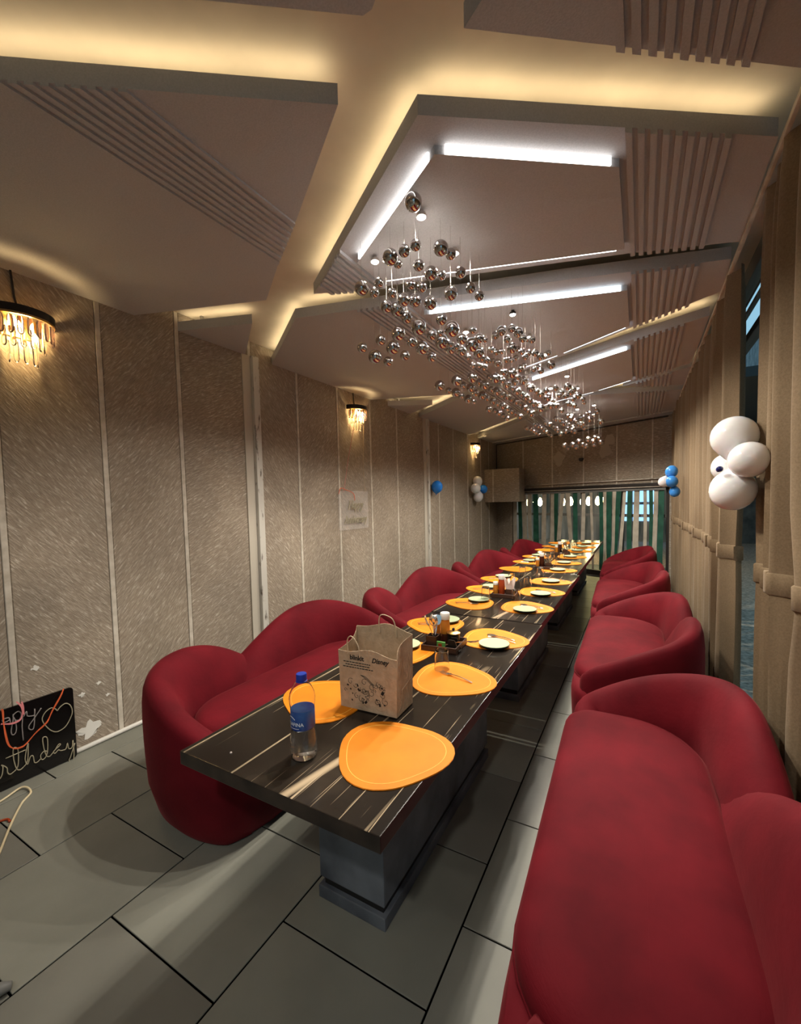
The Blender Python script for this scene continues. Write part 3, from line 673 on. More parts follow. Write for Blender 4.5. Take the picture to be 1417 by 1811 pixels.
# caddies 2 to 4
for ti, (cx, cy) in enumerate(((-.985, 3.52), (-.965, 5.10), (-.985, 6.50))):
    nm = ('second', 'third', 'last')[ti]
    t = thing('condiment_caddy', 'dark wooden condiment caddy on the %s table' % nm, 'caddy', (cx, cy, TOP), R(3), cdg); tray_parts(t, .20, .20); holder(t, .05, -.045)
    bottle('sauce_bottle', 'red sauce bottle with white cap in the %s caddy' % nm if ti == 0 else 'dark brown sauce bottle with white cap in the %s caddy' % nm, cx-.025, cy-.02, TOP+.0072, M_sauce if ti == 0 else M_brown, 'sauce bottles of the far caddies', .175, .027)
    bottle('pepper_shaker', 'small amber shaker beside the sauce bottle in the %s caddy' % nm, cx-.068, cy-.05, TOP+.0072, M_amber, 'shakers of the far caddies', .12, .020)
    b = thing('condiment_pot', 'dark condiment pot with brass lid in the %s caddy' % nm, 'pot', (cx-.055, cy+.045, TOP+.0072), 0, 'pots of the far caddies')
    obj('pot_body', MB().lathe([(.026, 0), (.033, .01), (.036, .035), (.034, .062), (.036, .070)], 20), M_blackm, b, True, 50)
    obj('lid', MB().lathe([(.037, .070), (.038, .074), (.028, .080), (.012, .084), (.001, .085)], 20), M_gold, b, True, 50)
    if ti == 0:
        b = thing('napkins', 'white folded napkins standing in the second caddy', 'napkins', (cx+.05, cy-.045, TOP+.0072))
        for k in range(6):
            a = k*PI/3; dx, dy = .012*math.cos(a), .012*math.sin(a)
            obj('napkin', MB().grid([[(dx-.010, dy-.002, 0), (dx+.010, dy-.002, 0), (dx+.010, dy+.002, 0), (dx-.010, dy+.002, 0)], [(dx*2-.015, dy*2-.004, .10), (dx*2+.015, dy*2-.003, .10), (dx*2+.014, dy*2+.003, .10), (dx*2-.015, dy*2+.003, .10)], [(dx*3.4-.006, dy*3.4-.002, .155+.015*math.cos(k*2)), (dx*3.4+.010, dy*3.4-.002, .15), (dx*3.4+.010, dy*3.4+.002, .15), (dx*3.4-.006, dy*3.4+.002, .155+.015*math.cos(k*2))]], True, True), M_napkin, b)
    else:
        for k in range(3):
            o = put('spoon', SPOON, None, (cx+.05+.01*math.cos(2*k), cy-.045+.01*math.sin(2*k), TOP+.103)); o.rotation_euler = (R(40*k), R(-80), R(120*k)); tag(o, '%s spoon standing bowl up in the %s caddy' % (('right-hand', 'left-hand', 'front')[k], nm), 'spoon', 'spoons standing in the %s caddy' % nm)

# ---- paper bag
bgt = thing('paper_bag', 'brown kraft paper carrier bag with twisted handles on the nearest table', 'bag', (-.918, 1.405, TOP+.0046), R(2.5))
def bag_ring(f, inset=0):
    w, d = (.252+.012*f)/2-inset, (.140+.0*f)/2-inset; pts = []
    h = .012+f*.245
    def zz(x, y): return h+f*f*(.030*(y/.07)*1.0+.006*math.sin(x*34+1)+.010*math.cos(x*13))
    n = 10
    seq = [(-w+2*w*k/n, -d) for k in range(n)]+[(w, -d+2*d*k/n) for k in range(n)]+[(w-2*w*k/n, d) for k in range(n)]+[(-w, d-2*d*k/n) for k in range(n)]
    out = []
    for k, (x, y) in enumerate(seq):
        side = k//n; q = (k % n)/n
        if side in (1, 3):
            g = math.sin(PI*q)*.022*f; x += -g if side == 1 else g
        if side == 2: y += .012*f*math.sin(PI*q)
        out.append((x, y, zz(x, y) if f > 0 else 0))
    return out
rows = [bag_ring(0), bag_ring(0)]
rows = [bag_ring(f) for f in (0, .08, .3, .5, .7, .85, 1)]+[bag_ring(f, .0015) for f in (1, .8, .5, .2, .03)]
bag = obj('bag_body', MB().grid(rows, True, True), M_kraft, bgt)
for yy, x0, x1, hz, zz0 in ((-.069, -.085, -.035, .055, .215), (.072, -.02, .055, .060, .265)):
    pts = spline([(x0, yy, zz0), (x0-.003, yy, zz0+hz*.95), (x0+.014, yy-.003, zz0+hz*1.35), (x1-.016, yy-.004, zz0+hz*1.18), (x1, yy-.002, zz0+hz*.6), (x1+.003, yy, zz0-.01)], 6)
    obj('handle', MB().tube(pts, .0022, 7), M_twine, bgt, True)
def face_text(body, size, x, z, parent, m, y, name='printed_text', extrude=.0004, shear=0):
    me = text_mesh(body, size, extrude, shear, bold=.0007); me.transform(Matrix.Translation((x, y, z)) @ Matrix.Rotation(PI/2, 4, 'X')); me.materials.append(m)
    return put(name, me, parent)
FY = -.0708
face_text('blinkit', .026, -.045, .205, bgt, M_ink, FY)
face_text('Disney', .026, .058, .205, bgt, M_ink, FY, shear=.3)
for k, (z, w) in enumerate(((.186, .125), (.176, .105), (.166, .130))):   # lines of tiny, unreadable print
    m = MB(); x = -.045-w/2
    while x < -.045+w/2:
        l = random.uniform(.005, .013); m.box(x, x+l, FY-.0004, FY+.0004, z-.0016, z+.0016); x += l+.0028
    o = obj('small_print', m, M_ink, bgt)
    o['kind'] = 'stuff'
m = MB()    # plain printed band of curls, leaves and dots
for k in range(26):
    x, z, s = random.uniform(-.105, .085), random.uniform(.035, .115), random.uniform(.006, .017)
    ph = random.uniform(0, 6)
    pts = [(x+s*(1-.10*j)*math.cos(ph+j*.8), FY, z+s*(1-.10*j)*math.sin(ph+j*.8)) for j in range(9)]
    m.tube(spline(pts, 3), .00075, 4)
for k in range(15):
    x, z, s = random.uniform(-.10, .08), random.uniform(.03, .12), random.uniform(.003, .0065)
    m.prism([(s*1.5*math.cos(a), s*math.sin(a)) for a in [j*PI/5 for j in range(10)]], 0, .0006) if False else m.box(x-s, x+s, FY-.0004, FY+.0004, z-s*.7, z+s*.7, M=Matrix.Translation((x, 0, z)) @ Matrix.Rotation(random.uniform(0, 3), 4, 'Y') @ Matrix.Translation((-x, 0, -z)), bev=.0003, seg=1)
for k in range(3):
    m.tube(spline([(.03, FY, .10+.004*k), (-.005, FY, .128+.004*k), (-.03, FY, .14)], 4), .0006, 4)
o = obj('printed_band', m, M_ink, bgt); o['kind'] = 'stuff'
obj('crease', MB().tube([(.128, -.03, .09), (.1285, .05, .11)], .0008, 4), M_kraft, bgt)

# ---- water bottle
wbt = thing('water_bottle', 'clear plastic water bottle with blue cap and label on the nearest table', 'bottle', (-.943, 1.005, TOP+.0003), R(-12))
prof = [(.030, .003), (.038, .001), (.042, .010), (.0435, .030), (.0425, .055), (.0395, .085), (.0375, .10), (.0378, .16), (.0405, .175), (.0418, .195), (.039, .212), (.030, .232), (.019, .246), (.0145, .252), (.0145, .262)]
inner = [(r-.0009, z) for r, z in prof[::-1]][:-1]+[(.028, .0045), (.001, .006)]
obj('bottle_wall', MB().lathe([(.001, .008)]+prof+inner, 32, cap=False), M_pet, wbt, True, 60)
obj('water', MB().lathe([(.001, .009), (.028, .0055), (.036, .004), (.0395, .011), (.0415, .030), (.0405, .055), (.0375, .085), (.0358, .098), (.001, .098)], 32, cap=False), M_water, wbt, True, 60)
obj('cap', MB().lathe([(.0165, .252), (.0172, .254), (.0172, .270), (.0160, .273), (.001, .2735)], 24), M_bcap, wbt, True, 40)
obj('neck_ring', MB().lathe([(.015, .246), (.0185, .248), (.0185, .2505), (.015, .2525)], 24), M_bcap, wbt, True, 40)
lb = obj('label', MB().lathe([(.0383, .102), (.0387, .103), (.0387, .161), (.0383, .162)], 40), M_blabel, wbt, True, 60)
def wrap_text(body, size, z, a0, r, parent, m):
    me = text_mesh(body, size, .0, align='CENTER')
    for v in me.vertices:
        a = a0+v.co.x/r; zz_ = z+v.co.y; v.co = (r*math.cos(a), r*math.sin(a), zz_)
    me.materials.append(m); return put('label_text', me, parent)
wrap_text('AQUAFINA', .0165, .122, R(-93), .0391, lb, M_wink)
wl_ = MB().grid([[(.0390*math.cos(R(a)), .0390*math.sin(R(a)), z) for a in range(-135, -53, 4)] for z in (.1085, .1098)]); obj('label_line', wl_, M_wink, lb)
m = MB().grid([[(.0390*math.cos(R(a)), .0390*math.sin(R(a)), .134+.009*math.sin(R((a+130)*3.0))+dz) for a in range(-130, -70, 4)] for dz in (0, .003)]); obj('label_peak', m, M_wink, lb)
crumb = MB().lathe([(.001, 0), (.004, .001), (.003, .004), (.001, .005)], 8); o = obj('crumb', crumb, M_napkin, None, True, loc=(-1.17, .905, TOP)); tag(o, 'tiny white crumb on the near end of the nearest table', 'crumb')

# ================================================================ CURTAINS
def curtain(label, y0, y1, xc, seed, tie_z=1.20, pinch=.12, npl=None, amp=.036):
    rnd = random.Random(seed); w = y1-y0; yc = (y0+y1)/2
    npl = npl or max(3, int(w/.19)); n = npl*10
    phs = [rnd.uniform(-.6, .6) for _ in range(8)]; am = [rnd.uniform(.6, 1.25) for _ in range(npl+2)]
    t = thing('curtain', label, 'curtain', (0, 0, 0), 0, 'brown curtains along the window side')
    zs = [.012, .2, .45, .7, .95, 1.08, 1.14, 1.20, 1.26, 1.34, 1.5, 1.8, 2.2, 2.55, 2.78, 2.86, 2.905]
    def sec(z, out=0.0):
        d = (z-tie_z); pin = 1-pinch*math.exp(-(d/.22)**2); top = max(0, (z-2.7)/.2)
        fr, bk = [], []
        for i in range(n+1):
            u = i/n; a = 2*PI*npl*u+phs[0]+.5*math.sin(z*1.3+phs[1])*(.6 if z < tie_z else .3)
            A = amp*am[int(u*npl)]*min(1, .45+min(u, 1-u)*6)*(1-.25*top)*(.75+.25*pin)
            x = xc+A*math.sin(a)+.012*math.sin(3.1*u*PI+phs[2]+z*.7)+top*.006*math.sin(a*3)
            y = yc+(u-.5)*w*pin+.010*math.sin(2*a+phs[3])+.012*math.sin(z*1.1+phs[4])
            fr.append((x-.002-out, y, z)); bk.append((x+.002+out, y, z))
        return fr+bk[::-1]
    obj('drape', MB().grid([sec(z) for z in zs], True, True), M_curt, t, True, 70)
    band = obj('tie_band', MB().grid([sec(z, o) for z, o in ((tie_z-.045, .003), (tie_z-.040, .009), (tie_z+.040, .009), (tie_z+.045, .003))], True, True), M_curt, t, True, 50)
    kn = yc-w*.10
    obj('tie_knot', MB().box(xc-.055, xc-.035, kn-.022, kn+.022, tie_z-.047, tie_z+.047, bev=.008), M_curt, t, True)
    return t
curtain('wide brown curtain at the right frame edge, nearest the camera', .62, 2.05, .505, 3, amp=.046)
curtain('narrow brown curtain just beyond the nearest one, beside the bare glass', 2.07, 2.565, .505, 11, npl=3, amp=.044)
curtain('brown curtain just beyond the bare strip of glass', 3.22, 3.82, .495, 5)
curtain('brown curtain, second beyond the bare strip of glass', 3.83, 4.58, .50, 8)
curtain('brown curtain, third beyond the bare strip of glass', 4.61, 5.58, .495, 21)
curtain('brown curtain, fourth beyond the bare strip of glass', 5.61, 6.85, .485, 34)
curtain('brown curtain farthest along, beside the striped blind', 6.88, 8.36, .475, 55)

# ================================================================ WALL SCONCES
def sconce(label, y, z):
    t = thing('wall_sconce', label, 'sconce', (XL, y, z), 0, 'crystal wall sconces')
    obj('back_plate', MB().box(.0, .012, -.08, .08, -.10, .03, bev=.003), M_gold, t)
    n = 20; r1 = .17
    def half(r, z0, z1, th): 
        m = MB(); rows = []
        for k in range(n+1):
            a = -PI/2+PI*k/n; c, s = math.cos(a), math.sin(a)
            rows.append([(r*c*.9+.004, r*s, z0), (r*c*.9+.004, r*s, z1), ((r-th)*c*.9+.004, (r-th)*s, z1), ((r-th)*c*.9+.004, (r-th)*s, z0)])
        return m.grid(rows, True, True)
    obj('band', half(r1, 0, .042, .006), M_blackm, t, True, 40); obj('brass_ring', half(r1-.002, -.012, .0, .008), M_gold, t, True, 40)
    obj('top_plate', MB().prism([(.004, -.10), (.09, -.08), (.12, 0), (.09, .08), (.004, .10)], .012, .018), M_blackm, t)
    def drops(r, z0, l, k, m, w):
        for i in range(k):
            a = -PI/2+PI*(i+.5)/k
            b = MB(); b.lathe([(.002, 0), (w*.75, -.004), (w, -l*.25), (w, -l*.85), (w*.55, -l*.97), (.001, -l)], 8, Matrix.Translation((r*math.cos(a)*.9+.012, r*math.sin(a), z0)) @ Matrix.Rotation(a, 4, 'Z') @ Matrix.Diagonal((.55, 1, 1, 1)))
            obj('crystal_drop', b, m, t, True, 45)
    drops(.152, -.016, .105, 11, M_smoke, .0155); drops(.112, -.065, .115, 8, M_crystal, .014); drops(.07, -.135, .125, 5, M_crystal, .013)
    for yy, zz in ((-.045, -.03), (.045, -.10)):
        b = obj('bulb', MB().lathe([(.006, .03), (.012, .015), (.016, -.008), (.010, -.028), (.001, -.036)], 12, Matrix.Translation((.065, yy, zz))), M_bulb, t, True)
    for dz, e in ((-.06, SCONCE_W),):
        ld = bpy.data.lights.new('lamp_light', 'POINT'); ld.energy = e; ld.color = LAMP; ld.shadow_soft_size = .035
        lo = bpy.data.objects.new('lamp_light', ld); C.objects.link(lo); lo.parent = t; lo.location = (.085, 0, dz)
    return t
sconce('crystal wall sconce at the left frame edge, nearest the camera', 1.135, 2.66)
sconce('crystal wall sconce above the clear hanging sign', 4.47, 2.72)
sconce('crystal wall sconce farthest away, above the balloon cluster', 8.85, 2.73)
for y, z in ((1.14, 2.67), (4.47, 2.73)):
    tag(obj('cable', MB().tube([(XL+.012, y, z), (XL+.010, y-.02, z+.12), (XL+.012, y-.03, ZB)], .006, 6), M_black), 'thin dark cable from the ceiling to the %s crystal sconce' % ('nearest' if y < 2 else 'second'), 'cable')

# ================================================================ BALLOONS
def balloon(label, x, y, z, r, m, rx=0, ry=0, grp=None, s=1.1):
    prof = [(.001, r*s)]+[(r*math.sin(a), r*s*math.cos(a)) for a in [PI*k/14 for k in range(1, 11)]]+[(r*.50, -r*s*.88), (r*.25, -r*s*1.08), (r*.09, -r*s*1.16)]
    prof += [(r*.06, -r*s*1.18)]
    o = put('balloon', MB().lathe(prof, 28).mesh('balloon', m, True), None, (x, y, z)); o.rotation_euler = (R(rx), R(ry), 0); tag(o, label, 'balloon', grp)
    obj('knot', MB().lathe([(r*.06, -r*s*1.17), (r*.10, -r*s*1.20), (r*.13, -r*s*1.27), (r*.05, -r*s*1.28)], 10), m, o, True); return o
balloon('single bright blue balloon taped to the plaster wall', XL+.12, 6.68, 1.80, .098, M_balb, 10, 12)
bg_ = 'balloons of the cluster on the plaster wall'
balloon('white balloon, topmost of the cluster on the plaster wall', XL+.12, 8.78, 1.96, .10, M_balw, 0, -20, bg_)
balloon('white balloon, left one of the cluster on the plaster wall', XL+.15, 8.56, 1.80, .105, M_balw, 80, 0, bg_)
balloon('white balloon, lowest of the cluster on the plaster wall', XL+.12, 8.80, 1.63, .105, M_balw, 180, 10, bg_)
balloon('blue balloon in the white cluster on the plaster wall', XL+.16, 9.02, 1.79, .095, M_balb, -80, 0, bg_)
bg_ = 'white balloons by the bare glass'
balloon('white balloon, topmost of the big cluster by the bare glass', .385, 2.555, 1.835, .096, M_balw, 4, 8, bg_, 1.0)
balloon('white balloon, right one of the big cluster by the bare glass', .415, 2.40, 1.715, .078, M_balw, 70, 20, bg_, 1.0)
balloon('white balloon, small left one at the back of the big cluster', .380, 2.69, 1.70, .070, M_balw, -70, 0, bg_, 1.0)
balloon('white balloon, lowest of the big cluster by the bare glass', .375, 2.50, 1.585, .092, M_balw, 176, 8, bg_, 1.04)
balloon('tiny dark blue balloon at the heart of the big white cluster', .315, 2.43, 1.68, .014, M_bald, 60, 40)
bg_ = 'balloons by the far end of the curtains'
balloon('sky blue balloon, topmost beside the farthest curtain', .335, 6.30, 1.86, .070, M_balh, 0, 10, bg_)
balloon('sky blue balloon, middle one beside the farthest curtain', .335, 6.25, 1.735, .070, M_balh, 60, 0, bg_)
balloon('sky blue balloon, lowest beside the farthest curtain', .370, 6.30, 1.61, .060, M_balh, 180, 0, bg_)
balloon('white balloon left of the blue ones beside the farthest curtain', .255, 6.28, 1.735, .066, M_balw, 180, 15, bg_, 1.0)

# ================================================================ SIGNS
sg = thing('birthday_sign', 'black birthday sign board with unlit neon script leaning at the wall foot', 'sign', (0, 0, 0))
rr_ = .020; bp_ = []
for yy, zz, a0 in ((1.258, .455, 0), (.46, .455, 90), (.46, .004, 180), (1.258, .004, 270)):
    sy_ = yy-rr_ if yy > 1 else yy+rr_; sz_ = zz-rr_ if zz > .2 else zz+rr_
    for k in range(6): bp_.append((sy_+rr_*math.cos(R(a0+18*k)), sz_+rr_*math.sin(R(a0+18*k))))
o = obj('board', MB().prism(bp_, -.011, 0), mat('black_acrylic', (.006, .005, .005), .18), sg); o.matrix_local = Matrix(((0, 0, 1, -3.089), (1, 0, 0, 0), (0, 1, 0, 0), (0, 0, 0, 1)))
SIGN = {
    'a': [(0.922, 0.405), (0.94, 0.404), (0.945, 0.39), (0.921, 0.385), (0.916, 0.403), (0.943, 0.401), (0.947, 0.373)] ,
    'p1': [(0.962, 0.414), (0.96, 0.383), (0.948, 0.325), (0.952, 0.299), (0.965, 0.301), (0.972, 0.329), (0.968, 0.379), (0.961, 0.406), (0.984, 0.42), (0.998, 0.398), (0.987, 0.37), (0.967, 0.376)] ,
    'p2': [(1.001, 0.396), (1.001, 0.364), (0.997, 0.325), (0.998, 0.243)] ,
    'y': [(1.006, 0.378), (1.022, 0.403), (1.023, 0.378), (1.034, 0.369), (1.057, 0.367), (1.06, 0.402), (1.054, 0.322), (1.046, 0.287), (1.03, 0.293), (1.028, 0.314), (1.052, 0.344), (1.091, 0.393)] ,
    'heart': [(1.167, 0.342), (1.157, 0.359), (1.137, 0.372), (1.109, 0.359), (1.092, 0.329), (1.099, 0.293), (1.123, 0.247), (1.149, 0.219), (1.174, 0.214), (1.207, 0.228), (1.239, 0.279), (1.244, 0.316), (1.232, 0.352), (1.211, 0.368), (1.185, 0.359), (1.168, 0.341)] ,
    'r': [(0.886, 0.081), (0.896, 0.099), (0.902, 0.139), (0.896, 0.154), (0.918, 0.126), (0.92, 0.097), (0.931, 0.081), (0.956, 0.092)] ,
    't': [(0.956, 0.092), (0.968, 0.118), (0.972, 0.196), (0.963, 0.219), (0.951, 0.216), (0.95, 0.156), (0.959, 0.098), (0.974, 0.082), (0.99, 0.089)] ,
    'tbar': [(0.916, 0.181), (1.005, 0.183)] ,
    'h': [(0.99, 0.089), (1.01, 0.114), (1.018, 0.2), (1.016, 0.21), (1.0, 0.134), (1.009, 0.094), (1.024, 0.131), (1.037, 0.129), (1.041, 0.089), (1.054, 0.082), (1.071, 0.093)] ,
    'd': [(1.106, 0.12), (1.089, 0.129), (1.072, 0.113), (1.077, 0.085), (1.094, 0.089), (1.106, 0.12), (1.11, 0.194), (1.098, 0.213), (1.087, 0.206), (1.09, 0.146), (1.101, 0.093), (1.117, 0.084)] ,
    'a2': [(1.117, 0.084), (1.143, 0.109), (1.162, 0.133), (1.172, 0.126), (1.136, 0.104), (1.142, 0.088), (1.16, 0.1), (1.17, 0.09), (1.188, 0.085)] ,
    'y2': [(1.188, 0.085), (1.199, 0.088), (1.208, 0.118), (1.213, 0.08), (1.231, 0.08), (1.237, 0.121), (1.239, 0.053), (1.234, -0.002), (1.219, -0.011), (1.211, 0.007), (1.221, 0.028), (1.247, 0.098)] ,
    'ribbon': [(1.202, 0.469), (1.178, 0.423), (1.144, 0.365), (1.12, 0.32), (1.099, 0.297), (1.057, 0.267), (1.007, 0.223), (0.978, 0.217), (0.948, 0.227), (0.929, 0.259), (0.918, 0.324), (0.915, 0.384), (0.916, 0.451), (0.909, 0.47)] ,
    'pink': [(0.999, 0.474), (1.001, 0.445), (1.002, 0.412), (0.99, 0.377), (0.962, 0.37), (0.933, 0.374), (0.904, 0.388)] ,
    'pink2': [(0.975, 0.484), (0.997, 0.446), (1.004, 0.395)] ,
}
for k, v in SIGN.items():
    pts = [(-3.083, y, z) for y, z in v]
    if k in ('ribbon', 'pink', 'pink2'):
        sp = spline(pts, 5); w = .0048 if k == 'ribbon' else .0055
        rows = []
        for i, q in enumerate(sp):
            d = sp[min(i+1, len(sp)-1)]-sp[max(i-1, 0)]; d.normalize(); nrm_ = Vector((0, -d.z, d.y)); ww = w*(.5+.5*abs(math.sin(i*.23)))
            qq = q+Vector((.014+.004*math.sin(i*.4), 0, 0)); a_, b2 = qq+nrm_*ww, qq-nrm_*ww
            rows.append([tuple(a_), tuple(b2), tuple(b2+Vector((.0012, 0, 0))), tuple(a_+Vector((.0012, 0, 0)))])
        rb = obj('ribbon', MB().grid(rows, True, True), M_ribo if k == 'ribbon' else M_ribp, None, True, 50)
        tag(rb, {'ribbon': 'orange foil ribbon looped across the black birthday sign', 'pink': 'pink ribbon loop hanging over the left of the birthday sign', 'pink2': 'short pink ribbon end at the top of the birthday sign'}[k], 'ribbon')
    else:
        obj('neon_letter', MB().tube(spline(pts, 4), .0029, 7), M_neon if k not in ('p1', 'p2', 'y', 'a') else M_neon2, sg, True)
cs = thing('hanging_sign', 'clear acrylic sign with unlit neon script hung by strings from the second sconce', 'sign', (XL+.016, 4.40, 1.49))
obj('board', MB().box(0, .005, -.33, .30, -.26, .22, bev=.002), M_acr, cs)
for body, z, sz in (('Happy', .04, .155), ('Anniversary', -.14, .135)):
    me = text_mesh(body, sz, 0, .35, .0032, fill=False); me.materials.append(M_neon)
    me.transform(Matrix.Translation((.014, .0, z)) @ Matrix(((0, 0, 1, 0), (1, 0, 0, 0), (0, 1, 0, 0), (0, 0, 0, 1))))
    ym = [v.co.y for v in me.vertices]; k = .50/(max(ym)-min(ym)) if len(body) > 6 else .34/(max(ym)-min(ym))
    for v in me.vertices: v.co.y *= k
    put('neon_letters', me, cs)
for y0, y1 in ((-.22, -.08), (.24, .10)): obj('string', MB().tube([(.004, y0, .21), (.03, (y0+y1)/2, .6), (.06, y1+.07, 1.13)], .0025, 5), M_ribp if y0 < 0 else M_twine, cs)
obj('bow', MB().tube(spline([(.01, -.33, .18), (.02, -.30, .25), (.02, -.2, .23), (.02, -.05, .19), (.02, -.02, .10)], 4), .004, 5), M_ribo, cs, True)

# ================================================================ FLOOR BITS
cp = spline([(-2.98, .72, .006), (-2.985, .85, .006), (-3.015, .955, .012), (-2.93, .965, .006), (-2.86, .90, .006), (-2.72, .81, .006), (-2.55, .715, .006), (-2.42, .64, .006)], 8)
tag(obj('cord', MB().tube(cp, .0055, 8), M_cord, None, True), 'cream cord looped on the floor below the birthday sign', 'cord')
tag(obj('ribbon_scrap', MB().tube(spline([(-2.80, .79, .004), (-2.78, .815, .006), (-2.75, .815, .004)], 4), .006, 6), M_sauce, None, True), 'small red scrap on the floor beside the cream cord', 'scrap')
tag(obj('stand_foot', MB().tube([(-1.86, .40, .022), (-1.79, .475, .022), (-1.775, .500, .020)], [.02, .02, .012], 10), M_frame, None, True), 'grey metal stand foot cut off at the left frame edge', 'stand')

